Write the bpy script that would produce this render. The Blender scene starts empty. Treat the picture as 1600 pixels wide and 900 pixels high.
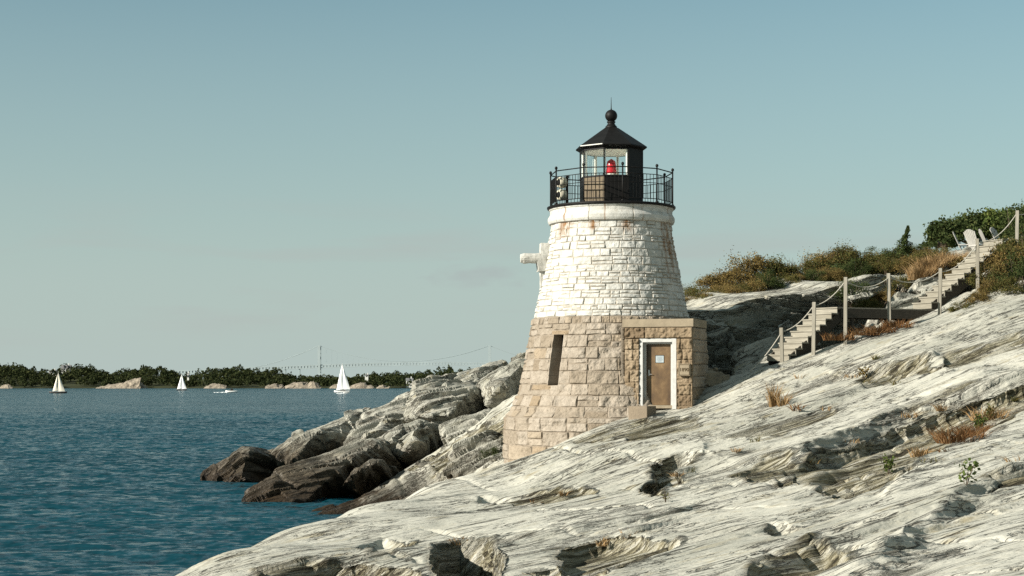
import bpy, bmesh, math, random
import numpy as np
from mathutils import Vector, Matrix

# ------------------------------------------------------------------ camera, light, exposure
S = bpy.context.scene
COL = S.collection
F, HZ, CAMZ = 2640.0, 599.0, 4.5          # focal length in photo pixels, horizon row, eye height over the sea
SUN_AZ, SUN_EL = math.radians(-62), math.radians(23.5)   # azimuth left of the line back to the camera
cd = bpy.data.cameras.new('camera'); cam = bpy.data.objects.new('camera', cd); COL.objects.link(cam)
cam.location = (0, 0, CAMZ); cam.rotation_euler = (math.radians(90), 0, 0)
cd.sensor_width = 36; cd.lens = F / 1600 * 36; cd.shift_y = (HZ - 450) / 1600
cd.clip_start = 0.1; cd.clip_end = 60000
S.camera = cam
to_sun = Vector((math.sin(SUN_AZ) * math.cos(SUN_EL), -math.cos(SUN_AZ) * math.cos(SUN_EL), math.sin(SUN_EL)))
W = bpy.data.worlds.new('World'); S.world = W; W.use_nodes = True
nt = W.node_tree; nt.nodes.clear()
sky = nt.nodes.new('ShaderNodeTexSky'); sky.sky_type = 'NISHITA'; sky.sun_disc = False
sky.sun_elevation = SUN_EL; sky.sun_rotation = math.atan2(to_sun.x, to_sun.y) % (2 * math.pi)
sky.air_density = 1.0; sky.dust_density = 0.7; sky.ozone_density = 1.0
hs = nt.nodes.new('ShaderNodeHueSaturation'); hs.inputs['Saturation'].default_value = 0.80
tint = nt.nodes.new('ShaderNodeMix'); tint.data_type = 'RGBA'; tint.blend_type = 'MULTIPLY'; tint.inputs[0].default_value = 1
tint.inputs[7].default_value = (0.81, 1.14, 1.08, 1)
bg = nt.nodes.new('ShaderNodeBackground'); bg.inputs['Strength'].default_value = 0.0438
wo = nt.nodes.new('ShaderNodeOutputWorld')
def w_ramp(nd, stops):
    cr = nd.color_ramp
    while len(cr.elements) > 1: cr.elements.remove(cr.elements[-1])
    cr.elements[0].position = stops[0][0]; cr.elements[0].color = (stops[0][1],) * 3 + (1,)
    for p_, v_ in stops[1:]: cr.elements.new(p_).color = (v_, v_, v_, 1)
nt.links.new(sky.outputs[0], hs.inputs['Color']); nt.links.new(hs.outputs[0], tint.inputs[6])
tcw = nt.nodes.new('ShaderNodeTexCoord'); sxw = nt.nodes.new('ShaderNodeSeparateXYZ'); nt.links.new(tcw.outputs['Generated'], sxw.inputs[0])
rw = nt.nodes.new('ShaderNodeValToRGB'); nt.links.new(sxw.outputs['Z'], rw.inputs[0])     # pale air towards the horizon, paleness added again overhead to fill the shadows
w_ramp(rw, ((0, .95), (.06, .80), (.13, .48), (.24, .10), (.42, .40), (.9, .55)))
hz_ = nt.nodes.new('ShaderNodeMix'); hz_.data_type = 'RGBA'; hz_.inputs[7].default_value = (5.2, 6.15, 5.9, 1)
nt.links.new(rw.outputs[0], hz_.inputs[0]); nt.links.new(tint.outputs[2], hz_.inputs[6])
cm = nt.nodes.new('ShaderNodeMapping'); cm.inputs['Scale'].default_value = (5, 5, 42); nt.links.new(tcw.outputs['Generated'], cm.inputs['Vector'])
cn = nt.nodes.new('ShaderNodeTexNoise'); cn.inputs['Scale'].default_value = 1.0; cn.inputs['Detail'].default_value = 5; nt.links.new(cm.outputs[0], cn.inputs['Vector'])
cr_ = nt.nodes.new('ShaderNodeValToRGB'); nt.links.new(cn.outputs[0], cr_.inputs[0]); cr_.color_ramp.elements[0].position = .50; cr_.color_ramp.elements[1].position = .66
cr_.color_ramp.elements[0].color = (0, 0, 0, 1); cr_.color_ramp.elements[1].color = (.45, .45, .45, 1)
cz = nt.nodes.new('ShaderNodeValToRGB'); nt.links.new(sxw.outputs['Z'], cz.inputs[0])
w_ramp(cz, ((.015, 0), (.04, 1), (.075, 1), (.115, 0)))
cmul = nt.nodes.new('ShaderNodeMath'); cmul.operation = 'MULTIPLY'; nt.links.new(cr_.outputs[0], cmul.inputs[0]); nt.links.new(cz.outputs[0], cmul.inputs[1])
cmx = nt.nodes.new('ShaderNodeMix'); cmx.data_type = 'RGBA'; cmx.inputs[7].default_value = (5.0, 5.3, 5.1, 1)
nt.links.new(cmul.outputs[0], cmx.inputs[0]); nt.links.new(hz_.outputs[2], cmx.inputs[6])
sub = nt.nodes.new('ShaderNodeVectorMath'); sub.operation = 'SUBTRACT'; sub.inputs[1].default_value = (-.020, 1, .0635); nt.links.new(tcw.outputs['Generated'], sub.inputs[0])
scl = nt.nodes.new('ShaderNodeVectorMath'); scl.operation = 'MULTIPLY'; scl.inputs[1].default_value = (32, 0, 130); nt.links.new(sub.outputs[0], scl.inputs[0])
ln_ = nt.nodes.new('ShaderNodeVectorMath'); ln_.operation = 'LENGTH'; nt.links.new(scl.outputs[0], ln_.inputs[0])
c2n = nt.nodes.new('ShaderNodeTexNoise'); c2n.inputs['Scale'].default_value = 1; c2n.inputs['Detail'].default_value = 6
c2m = nt.nodes.new('ShaderNodeMapping'); c2m.inputs['Scale'].default_value = (60, 60, 170); nt.links.new(tcw.outputs['Generated'], c2m.inputs['Vector']); nt.links.new(c2m.outputs[0], c2n.inputs['Vector'])
c2a = nt.nodes.new('ShaderNodeMath'); c2a.operation = 'MULTIPLY_ADD'; c2a.inputs[1].default_value = 2.4; nt.links.new(c2n.outputs[0], c2a.inputs[0]); nt.links.new(ln_.outputs['Value'], c2a.inputs[2])
c2r = nt.nodes.new('ShaderNodeMapRange'); c2r.inputs['From Min'].default_value = 1.25; c2r.inputs['From Max'].default_value = 2.3; c2r.inputs['To Min'].default_value = .55; c2r.inputs['To Max'].default_value = 0
nt.links.new(c2a.outputs[0], c2r.inputs['Value'])
cm2 = nt.nodes.new('ShaderNodeMix'); cm2.data_type = 'RGBA'; cm2.inputs[7].default_value = (4.55, 5.1, 5.05, 1)
nt.links.new(c2r.outputs[0], cm2.inputs[0]); nt.links.new(cmx.outputs[2], cm2.inputs[6])
nt.links.new(cm2.outputs[2], bg.inputs[0]); nt.links.new(bg.outputs[0], wo.inputs[0])
sl = bpy.data.lights.new('sun', 'SUN'); sl.energy = 5.0; sl.angle = math.radians(0.5); sl.color = (1.0, 0.94, 0.84)
so = bpy.data.objects.new('sun', sl); COL.objects.link(so); so.location = (-40, -20, 60)
so.rotation_euler = to_sun.to_track_quat('Z', 'Y').to_euler()
S.view_settings.view_transform = 'Standard'; S.view_settings.look = 'None'
S.view_settings.gamma = 1; S.view_settings.exposure = 1.03; S.view_settings.use_curve_mapping = False
S.cycles.use_denoising = False
S.cycles.max_bounces = 6; S.cycles.transparent_max_bounces = 16

# ------------------------------------------------------------------ helpers
PI = math.pi
def P(px, py, Y):                          # photo pixel at a given distance -> point in the world
    return Vector(((px - 800) / F * Y, Y, CAMZ + (HZ - py) / F * Y))
def lin(r, g, b):
    f = lambda c: (c / 255 / 12.92) if c / 255 <= .04045 else ((c / 255 + .055) / 1.055) ** 2.4
    return (f(r), f(g), f(b), 1)
def tag(o, label=None, cat=None, group=None, kind=None):
    if label: o['label'] = label
    if cat: o['category'] = cat
    if group: o['group'] = group
    if kind: o['kind'] = kind
    return o
def empty(name, loc, rz=0):
    o = bpy.data.objects.new(name, None); COL.objects.link(o); o.location = loc; o.rotation_euler = (0, 0, rz)
    o.empty_display_size = .3
    return o
def link_mesh(name, me, mat, parent=None):
    o = bpy.data.objects.new(name, me); COL.objects.link(o)
    if mat is not None and not me.materials: me.materials.append(mat)
    if parent is not None: o.parent = parent
    return o
def np_mesh(name, V, Fq, mat=None, parent=None, smooth=True, attrs=None):
    V = np.ascontiguousarray(V, dtype=np.float32); Fq = np.ascontiguousarray(Fq, dtype=np.int32)
    me = bpy.data.meshes.new(name); n, k = Fq.shape
    me.vertices.add(len(V)); me.vertices.foreach_set('co', V.ravel())
    me.loops.add(n * k); me.loops.foreach_set('vertex_index', Fq.ravel())
    me.polygons.add(n); me.polygons.foreach_set('loop_start', np.arange(0, n * k, k, dtype=np.int32))
    try: me.polygons.foreach_set('loop_total', np.full(n, k, dtype=np.int32))
    except Exception: pass
    me.polygons.foreach_set('use_smooth', np.full(n, smooth, dtype=bool))
    if attrs:
        for a, v in attrs.items():
            at = me.attributes.new(a, 'FLOAT', 'POINT'); at.data.foreach_set('value', np.ascontiguousarray(v, dtype=np.float32).ravel())
    me.update(calc_edges=True); me.validate()
    return link_mesh(name, me, mat, parent)
def grid_faces(nr, nc, wrap=False):
    r = np.arange(nr - 1)[:, None]; c = np.arange(nc if wrap else nc - 1)[None, :]
    c2 = (c + 1) % nc
    a = r * nc + c; b = r * nc + c2
    return np.stack([a, b, b + nc, a + nc], -1).reshape(-1, 4)

class MB:                                  # collects boxes, tubes and lathes; build() links ONE mesh object
    def __init__(s): s.bm = bmesh.new()
    def box(s, x0, x1, y0, y1, z0, z1, m=None):
        v = [Vector((x, y, z)) for x in (x0, x1) for y in (y0, y1) for z in (z0, z1)]
        if m is not None: v = [m @ p for p in v]
        w = [s.bm.verts.new(p) for p in v]
        for f in ((0, 1, 3, 2), (4, 6, 7, 5), (0, 4, 5, 1), (2, 3, 7, 6), (0, 2, 6, 4), (1, 5, 7, 3)):
            s.bm.faces.new([w[i] for i in f])
        return s
    def bar(s, a, b, w, h=None, up=(0, 0, 1)):
        a, b = Vector(a), Vector(b); d = b - a; L = d.length; d.normalize(); h = h or w
        u = Vector(up)
        if abs(d.dot(u)) > .98: u = Vector((1, 0, 0))
        x = d.cross(u).normalized(); z = x.cross(d).normalized()
        M = Matrix((x, d, z)).transposed().to_4x4(); M.translation = a
        return s.box(-w / 2, w / 2, 0, L, -h / 2, h / 2, M)
    def tube(s, pts, r, n=8, cap=True):
        pts = [Vector(p) for p in pts]; rs = r if isinstance(r, (list, tuple)) else [r] * len(pts)
        rings = []
        for i, p in enumerate(pts):
            d = (pts[min(i + 1, len(pts) - 1)] - pts[max(i - 1, 0)]).normalized()
            u = Vector((0, 0, 1)) if abs(d.z) < .95 else Vector((1, 0, 0))
            x = d.cross(u).normalized(); y = x.cross(d)
            rings.append([s.bm.verts.new(p + rs[i] * (math.cos(2 * PI * k / n) * x + math.sin(2 * PI * k / n) * y)) for k in range(n)])
        for A, B in zip(rings, rings[1:]):
            for k in range(n): s.bm.faces.new((A[k], A[(k + 1) % n], B[(k + 1) % n], B[k]))
        if cap:
            s.bm.faces.new(rings[0][::-1]); s.bm.faces.new(rings[-1])
        return s
    def lathe(s, prof, n=32, c=(0, 0), a0=0.0, cap=True):
        rings = []
        for r, z in prof:
            rings.append([s.bm.verts.new((c[0] + r * math.sin(a0 + 2 * PI * k / n), c[1] - r * math.cos(a0 + 2 * PI * k / n), z)) for k in range(n)])
        for A, B in zip(rings, rings[1:]):
            for k in range(n): s.bm.faces.new((A[k], A[(k + 1) % n], B[(k + 1) % n], B[k]))
        if cap:
            s.bm.faces.new(rings[0][::-1]); s.bm.faces.new(rings[-1])
        return s
    def poly(s, pts):
        s.bm.faces.new([s.bm.verts.new(p) for p in pts]); return s
    def prism(s, pts, vec):
        a = [s.bm.verts.new(Vector(p)) for p in pts]; b = [s.bm.verts.new(Vector(p) + Vector(vec)) for p in pts]
        n = len(pts); s.bm.faces.new(a); s.bm.faces.new(b[::-1])
        for k in range(n): s.bm.faces.new((a[k], b[k], b[(k + 1) % n], a[(k + 1) % n]))
        return s
    def build(s, name, mat, parent=None, smooth=False, bevel=0, loc=None, rz=0):
        bmesh.ops.recalc_face_normals(s.bm, faces=s.bm.faces[:])
        if bevel:
            bmesh.ops.bevel(s.bm, geom=[e for e in s.bm.edges], offset=bevel, segments=2, affect='EDGES', profile=.6, clamp_overlap=True)
        me = bpy.data.meshes.new(name); s.bm.to_mesh(me); s.bm.free()
        me.polygons.foreach_set('use_smooth', [smooth] * len(me.polygons))
        o = link_mesh(name, me, mat, parent)
        if loc is not None: o.location = loc
        o.rotation_euler = (0, 0, rz)
        return o

# numpy value noise
_rng = np.random.RandomState(7)
_T = _rng.rand(256).astype(np.float32); _PM = np.concatenate([_rng.permutation(256)] * 2).astype(np.int32)
def vn(x, y, z):
    x = np.asarray(x, np.float32); y = np.asarray(y, np.float32); z = np.asarray(z, np.float32)
    xf, yf, zf = np.floor(x), np.floor(y), np.floor(z)
    xi = xf.astype(np.int32) & 255; yi = yf.astype(np.int32) & 255; zi = zf.astype(np.int32) & 255
    fx = x - xf; fy = y - yf; fz = z - zf
    fx = fx * fx * (3 - 2 * fx); fy = fy * fy * (3 - 2 * fy); fz = fz * fz * (3 - 2 * fz)
    def g(i, j, k): return _T[_PM[_PM[_PM[(xi + i) & 255] + ((yi + j) & 255)] + ((zi + k) & 255)] & 255]
    a = g(0, 0, 0) * (1 - fx) + g(1, 0, 0) * fx; b = g(0, 1, 0) * (1 - fx) + g(1, 1, 0) * fx
    c = g(0, 0, 1) * (1 - fx) + g(1, 0, 1) * fx; d = g(0, 1, 1) * (1 - fx) + g(1, 1, 1) * fx
    return (a * (1 - fy) + b * fy) * (1 - fz) + (c * (1 - fy) + d * fy) * fz
def fbm(x, y, z, o=4):
    r = 0; a = .5
    for k in range(o):
        r = r + a * (vn(x * 2 ** k + 17.3 * k, y * 2 ** k + 5.1 * k, z * 2 ** k + 9.7 * k) - .5) * 2; a *= .5
    return r
def sst(a, b, x):
    t = np.clip((x - a) / (b - a), 0, 1); return t * t * (3 - 2 * t)

# ------------------------------------------------------------------ materials
class Mat:
    def __init__(s, name):
        s.m = bpy.data.materials.new(name); s.m.use_nodes = True; s.t = s.m.node_tree
        s.b = s.t.nodes['Principled BSDF']; s.out = s.t.nodes['Material Output']
    def n(s, typ, **kw):
        nd = s.t.nodes.new(typ)
        for k, v in kw.items():
            if hasattr(nd, k): setattr(nd, k, v)
        return nd
    def L(s, a, b): s.t.links.new(a, b)
    def coord(s, scale=(1, 1, 1), rot=(0, 0, 0), kind='Object'):
        tc = s.n('ShaderNodeTexCoord'); mp = s.n('ShaderNodeMapping')
        mp.inputs['Scale'].default_value = scale; mp.inputs['Rotation'].default_value = rot
        s.L(tc.outputs[kind], mp.inputs['Vector']); return mp.outputs[0]
    def pos(s, scale=(1, 1, 1), rot=(0, 0, 0)):
        tc = s.n('ShaderNodeNewGeometry'); mp = s.n('ShaderNodeMapping')
        mp.inputs['Scale'].default_value = scale; mp.inputs['Rotation'].default_value = rot
        s.L(tc.outputs['Position'], mp.inputs['Vector']); return mp.outputs[0]
    def noise(s, vec, scale=1, detail=4, rough=.55, dist=0):
        nd = s.n('ShaderNodeTexNoise'); nd.inputs['Scale'].default_value = scale; nd.inputs['Detail'].default_value = detail
        nd.inputs['Roughness'].default_value = rough; nd.inputs['Distortion'].default_value = dist
        if vec is not None: s.L(vec, nd.inputs['Vector'])
        return nd.outputs[0]
    def ramp(s, fac, stops):
        nd = s.n('ShaderNodeValToRGB'); cr = nd.color_ramp
        while len(cr.elements) < len(stops): cr.elements.new(.5)
        for e, (p, c) in zip(cr.elements, stops): e.position = p; e.color = c if isinstance(c, tuple) else (c, c, c, 1)
        s.L(fac, nd.inputs[0]); return nd.outputs[0]
    def mix(s, fac, a, b, mode='MIX'):
        nd = s.n('ShaderNodeMix'); nd.data_type = 'RGBA'; nd.blend_type = mode
        for i, v in ((0, fac), (6, a), (7, b)):
            if hasattr(v, 'links') or hasattr(v, 'is_linked'): s.L(v, nd.inputs[i])
            else: nd.inputs[i].default_value = v
        return nd.outputs[2]
    def math(s, op, a, b=0.0):
        nd = s.n('ShaderNodeMath'); nd.operation = op
        for i, v in enumerate((a, b)):
            if hasattr(v, 'is_linked'): s.L(v, nd.inputs[i])
            else: nd.inputs[i].default_value = v
        return nd.outputs[0]
    def attr(s, name):
        nd = s.n('ShaderNodeAttribute'); nd.attribute_name = name; return nd.outputs['Fac']
    def set(s, **kw):
        for k, v in kw.items():
            k = k.replace('_', ' ')
            if hasattr(v, 'is_linked'): s.L(v, s.b.inputs[k])
            else: s.b.inputs[k].default_value = v
        return s
    def bump(s, h, strength=.5, dist=.05):
        nd = s.n('ShaderNodeBump'); nd.inputs['Strength'].default_value = strength; nd.inputs['Distance'].default_value = dist
        s.L(h, nd.inputs['Height']); s.L(nd.outputs[0], s.b.inputs['Normal']); return s

def G(v, g=1.0, b=1.0): return (v, v * g, v * b, 1)

# strata frame: beds strike up to the right and away
BETA = math.radians(38)
ST_A = np.array([math.cos(BETA), math.sin(BETA), 0.11]); ST_A /= np.linalg.norm(ST_A)
ST_N = np.array([-math.sin(BETA), math.cos(BETA), 0.95]); ST_N -= ST_N.dot(ST_A) * ST_A; ST_N /= np.linalg.norm(ST_N)
ST_B = np.cross(ST_N, ST_A)
_Rm = Matrix((tuple(ST_A), tuple(ST_B), tuple(ST_N)))      # world -> strata axes
ST_ROT = tuple(_Rm.to_euler())

def rock_material(name, light=1.0, tide=.75):
    m = Mat(name)
    rot = m.n('ShaderNodeVectorRotate'); rot.rotation_type = 'EULER_XYZ'; rot.inputs['Rotation'].default_value = ST_ROT
    ge = m.n('ShaderNodeNewGeometry'); m.L(ge.outputs['Position'], rot.inputs['Vector'])
    def sc(x, y, z):
        mp = m.n('ShaderNodeMapping'); mp.inputs['Scale'].default_value = (x, y, z); m.L(rot.outputs[0], mp.inputs['Vector']); return mp.outputs[0]
    fol = m.noise(sc(.22, 1.0, 6.0), 1.0, 7, .60, .12)        # foliation, long along the beds
    fine = m.noise(sc(1.0, 5, 30), 1.0, 5, .65, .1)
    big = m.noise(sc(.10, .42, 1.3), 1.0, 5, .58, .2)
    blot = m.noise(sc(1.0, 1.2, 2.2), 1.0, 6, .65, .2)
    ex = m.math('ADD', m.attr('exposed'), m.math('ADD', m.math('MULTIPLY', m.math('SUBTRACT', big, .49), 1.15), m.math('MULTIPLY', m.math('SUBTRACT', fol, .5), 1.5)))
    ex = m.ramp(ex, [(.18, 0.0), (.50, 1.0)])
    bed = m.noise(sc(.40, 1.6, 10), 1.0, 7, .62, .1)
    c1 = m.ramp(fol, [(.22, G(.27 * light, .95, .76)), (.36, G(.35 * light, .965, .81)), (.5, G(.385 * light, .97, .83)), (.75, G(.42 * light, .97, .85))])
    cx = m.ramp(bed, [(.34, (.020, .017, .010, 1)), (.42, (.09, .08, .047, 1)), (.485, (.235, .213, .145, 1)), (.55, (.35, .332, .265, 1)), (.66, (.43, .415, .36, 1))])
    c1 = m.mix(m.ramp(big, [(.42, .9), (.58, 0.0)]), c1, G(.285 * light, .985, .83))
    cln = m.attr('clean'); ex = m.math('MULTIPLY', ex, m.math('SUBTRACT', 1.0, cln))
    c1 = m.mix(m.math('MULTIPLY', cln, .55), c1, m.ramp(blot, [(.3, G(.40 * light, .97, .82)), (.7, G(.455 * light, .975, .845))]))
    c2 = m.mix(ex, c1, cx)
    st = m.math('MULTIPLY', m.ramp(blot, [(.54, 0.0), (.66, 1.0)]), m.ramp(fol, [(.36, .9), (.58, 0.0)]))
    c3 = m.mix(st, c2, (.24, .205, .125, 1))
    c4 = m.mix(m.math('MULTIPLY', m.ramp(fine, [(.30, 1.0), (.42, 0.0)]), m.ramp(ex, [(0, .12), (1, .6)])), c3, (.10, .088, .06, 1))
    sp = m.noise(m.pos((1, 1, 1)), 9.0, 4, .7)
    c4 = m.mix(m.ramp(sp, [(.33, .25), (.41, 0.0)]), c4, (.26, .235, .17, 1))
    def crack(vec, wid, lo, hi, sd):
        n_ = m.noise(vec, 1.0, 4, .55, .15); d_ = m.math('ABSOLUTE', m.math('SUBTRACT', n_, .5))
        mk = m.ramp(m.noise(sc(.5 + sd, .6, 1.1), 1.0, 3, .6), [(lo, 0.0), (hi, 1.0)])
        return m.math('MULTIPLY', m.ramp(d_, [(0, 1.0), (wid, 0.0)]), mk)
    k1 = crack(sc(.20, .9, 3.6), .020, .42, .56, .03); k2 = crack(sc(.9, 2.0, 6.0), .028, .50, .62, .11)
    k3 = crack(sc(2.2, 3.4, 8.0), .035, .54, .64, .23)
    kk = m.math('MAXIMUM', m.math('MAXIMUM', k1, k2), k3)
    c4 = m.mix(m.math('MULTIPLY', kk, .85), c4, (.045, .036, .024, 1))
    sx = m.n('ShaderNodeSeparateXYZ'); m.L(ge.outputs['Position'], sx.inputs[0])
    my = m.n('ShaderNodeMapRange'); my.inputs['From Min'].default_value = 50; my.inputs['From Max'].default_value = 58; m.L(sx.outputs['Y'], my.inputs['Value'])
    my.inputs['To Min'].default_value = 0; my.inputs['To Max'].default_value = tide
    zz = m.math('ADD', m.math('SUBTRACT', sx.outputs['Z'], my.outputs[0]), m.math('ADD', m.math('MULTIPLY', m.math('SUBTRACT', blot, .5), 1.6), m.math('MULTIPLY', m.math('SUBTRACT', fol, .5), 1.2)))
    mr = m.n('ShaderNodeMapRange'); mr.inputs['From Min'].default_value = -.3; mr.inputs['From Max'].default_value = .75
    mr.inputs['To Min'].default_value = 1; mr.inputs['To Max'].default_value = 0; m.L(zz, mr.inputs['Value'])
    lowz = m.n('ShaderNodeMapRange'); lowz.inputs['From Min'].default_value = .1; lowz.inputs['From Max'].default_value = 1.6; m.L(m.math('ADD', sx.outputs['Z'], m.math('MULTIPLY', m.math('SUBTRACT', fol, .5), 1.5)), lowz.inputs['Value'])
    tide_shade_c = m.mix(lowz.outputs[0], m.mix(m.noise(m.pos(), 1.3, 5, .6), (.010, .008, .005, 1), (.045, .028, .014, 1)), m.mix(m.ramp(fine, [(.35, 0.0), (.65, 1.0)]), (.030, .025, .017, 1), (.13, .11, .078, 1)))  # algae brown at the waterline; higher up, shade of the lower rocks painted in
    c4 = m.mix(mr.outputs[0], c4, tide_shade_c)
    m.set(Roughness=m.ramp(mr.outputs[0], [(0, .9), (1, .55)]))
    m.set(Base_Color=c4, Specular_IOR_Level=.25)
    fw = m.math('ADD', m.math('MULTIPLY', ex, .78), .22)
    h = m.math('ADD', m.math('MULTIPLY', fol, fw), m.math('MULTIPLY', fine, m.math('MULTIPLY', fw, .22)))
    h = m.math('ADD', h, m.math('MULTIPLY', m.noise(sc(1.4, 2.4, 4.5), 1.0, 4, .56), .62))
    h = m.math('ADD', h, m.math('MULTIPLY', m.math('MULTIPLY', bed, ex), .9))
    h = m.math('ADD', h, m.math('MULTIPLY', m.noise(m.pos(), 6.0, 4, .6), .10))
    h = m.math('SUBTRACT', h, m.math('MULTIPLY', kk, .4))
    m.bump(h, 1.0, .15)
    return m.m
M_ROCK = rock_material('schist')
M_BOULD = rock_material('boulder_schist', .86, 1.55)

def plain(name, c, rough=.6, metal=0, spec=.5, var=.25, scale=6, bump=0):
    m = Mat(name); nz = m.noise(m.coord(), scale, 5, .6)
    d = tuple(x * (1 - var) for x in c[:3]) + (1,); u = tuple(min(1, x * (1 + var)) for x in c[:3]) + (1,)
    m.set(Base_Color=m.ramp(nz, [(.3, d), (.7, u)]), Roughness=rough, Metallic=metal, Specular_IOR_Level=spec)
    if bump: m.bump(m.noise(m.coord(), scale * 3, 5, .6), bump, .02)
    return m.m
def wood(name, c, var=.35, sx=(1.2, 14, 14)):
    m = Mat(name); v = m.coord(sx); nz = m.noise(v, 1.5, 6, .65)
    g = m.noise(m.coord(), 1.4, 3, .5)
    d = tuple(x * (1 - var) for x in c[:3]) + (1,); u = tuple(min(1, x * (1 + var)) for x in c[:3]) + (1,)
    col = m.mix(m.ramp(g, [(.35, .35), (.65, 0.0)]), m.ramp(nz, [(.3, d), (.7, u)]), (c[0] * .5, c[1] * .48, c[2] * .42, 1))
    oi = m.n('ShaderNodeObjectInfo'); col = m.mix(m.ramp(oi.outputs['Random'], [(0, .45), (1, 0.0)]), col, (c[0] * .62, c[1] * .60, c[2] * .55, 1))
    m.set(Base_Color=col, Roughness=.85, Specular_IOR_Level=.2); m.bump(nz, .4, .012)
    return m.m
M_IRON = plain('black_paint', (.006, .0055, .005), .55, 0, .15, .35, 5)
M_IRON_TAN = plain('tan_panel', (.105, .08, .048), .7, 0, .3, .3, 7)  # even tan for one lantern facet, the others are black
M_WHITE = plain('white_paint', (.46, .455, .415), .55, 0, .4, .08, 4)
M_CEIL = plain('white_lining', (.78, .77, .70), .7, 0, .3, .06, 3)
M_STAIR = wood('weathered_wood', (.235, .22, .18))
M_POST = wood('weathered_post', (.235, .22, .183), .3, (14, 14, 1.2))
M_ROPE = plain('rope', (.34, .32, .27), .9, 0, .1, .2, 40)
M_SHADEWOOD = wood('shaded_wood', (.055, .048, .038))  # shade on the stair and boardwalk sides put into the wood colour
def glass_mat():
    m = Mat('thin_glass'); tr = m.n('ShaderNodeBsdfTransparent'); tr.inputs[0].default_value = (.97, .985, .98, 1)
    gl = m.n('ShaderNodeBsdfGlossy'); gl.inputs['Roughness'].default_value = .03
    mx = m.n('ShaderNodeMixShader'); fr = m.n('ShaderNodeFresnel'); fr.inputs[0].default_value = 1.45
    m.L(m.math('MULTIPLY', fr.outputs[0], .25), mx.inputs[0]); m.L(tr.outputs[0], mx.inputs[1]); m.L(gl.outputs[0], mx.inputs[2]); m.L(mx.outputs[0], m.out.inputs[0])
    return m.m
M_GLASS = glass_mat()

# ------------------------------------------------------------------ terrain: one rocky ground sheet
CP = [  # photo column, row, distance
 # crest of the foreground rock
 (262,908,33.5),(330,868,36),(420,833,39.5),(540,796,43.5),(660,762,47.5),(785,741,50.9),
 (870,694,50.6),(940,666,51),(1000,647,51.2),(1050,641,51.5),(1100,612,52.4),(1140,592,53),(1180,577,53),(1225,567,53.2),
 (1300,546,53.6),(1400,519,53.6),(1490,493,53.8),(1540,474,53.8),(1600,465,54.3),(1720,450,55),
 # bottom edge of the frame
 (340,905,31),(400,900,31),(600,905,29),(800,905,27),(1000,905,24),(1200,905,21),(1400,905,18),(1600,905,15),(1800,905,13),
 # row 850 / 800
 (500,850,36.5),(700,850,34),(900,850,31),(1100,850,28),(1300,850,24.5),(1500,850,21),(1700,850,18),
 (700,800,42),(900,800,36.5),(1100,800,33.5),(1300,800,29.5),(1500,800,25.5),(1700,800,22),
 (800,760,46),(950,760,41.5),(1150,760,37.5),(1350,760,33),(1550,760,28.5),(1750,760,25),
 (900,715,46.5),(1050,715,44),(1200,715,41.5),(1400,715,37),(1600,715,32),(1750,715,29),
 (1050,665,48.7),(1200,665,46.5),(1400,665,43),(1600,665,38),(1750,665,35),
 (1120,635,50.5),(1200,615,50.5),(1400,615,47.5),(1600,605,43.5),(1750,600,41),
 (1300,570,52),(1400,555,51),(1600,545,48.5),(1750,540,47),(1600,500,52),(1750,490,51),
]
CW = [  # world points: X, Y, Z
 (0,2,2.9),(2,8,2.75),(5,8,2.85),(-3,8,2.3),(-5,16,1.2),(-6.5,22,.5),(-8.4,32.5,-.6),(-8.0,37,-.8),(-6.9,42,-.8),(-5.3,47,-.6),(-3.2,51.5,-.1),(-7,27,.3),(-12,30,-1.6),(-10,12,-.8),(-14,20,-2),(9,4,3.3),(14,12,3.7),(22,25,5),
 (-6,1,1),(-12,38,-1.2),(-11,45,-1.3),(-9,52,-1.4),(-7,56,-.9),(-16,60,-2.5),(-22,50,-3),(-20,80,-2.5),(-24,100,-3),
 (30,45,7.5),(32,60,10.2),
]
CP2 = [ (1232,563,54.0),(1262,553,54.3),(1205,572,54.2),  # behind the crest: shore ledge left of the tower, promontory under the boulders
 (550,792,62),(600,770,61.5),(640,742,61.3),(720,692,61.6),(790,648,61.2),(830,612,61),(760,726,58),(700,748,58.5),(800,735,55),
 (500,800,60),(420,800,62),
 (360,790,79),(460,776,78),(560,738,79),(650,690,81),(750,648,81),(820,612,78),(900,575,76),(1000,560,72),
 (480,812,69),(560,776,70),(620,746,71),(700,700,71),(780,658,70),(850,606,68),
 (330,790,84),(450,770,88),(600,700,92),(750,660,96),(900,620,96),(600,760,104),(800,720,112),(1000,600,110),
 # under the tower and behind it
 (955,650,55),(900,640,58),(1040,600,56.5),(1000,590,59),(1090,575,57),
 # cliff foot and head
 (1140,598,56.5),(1200,582,57),(1300,556,57.6),
 (1120,466,64),(1200,454,65),(1280,442,66.5),(1350,430,67.5),(1120,466,68),(1085,590,58.4),(1140,596,59.6),(1190,580,60.6),(1250,556,61.6),(1320,524,62.3),
 (1075,484,61.5),(1150,470,63),(1200,462,64),(1250,452,65),(1320,444,65.5),(1400,440,65.5),
 # hillside by the stairs
 (1400,490,58.4),(1440,474,58.8),(1480,452,59.6),(1440,430,63),(1520,425,61),(1560,398,61),(1620,375,61.5),(1700,360,62),
 (1490,486,55.4),(1560,445,56.2),(1620,425,57),(1720,400,58),
 # hilltop
 (1080,468,70),(1200,440,70),(1300,422,72),(1440,400,72),(1520,394,74),(1600,388,76),(1720,380,78),
 (1000,520,84),(1100,500,90),(1300,430,90),(1500,400,95),(1700,390,100),(1100,560,115),(1400,440,125),(1700,420,130),
]
ctrl = [tuple(P(*c)) for c in CP + CP2] + CW
ctrl = np.array(ctrl, dtype=np.float64)
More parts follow.
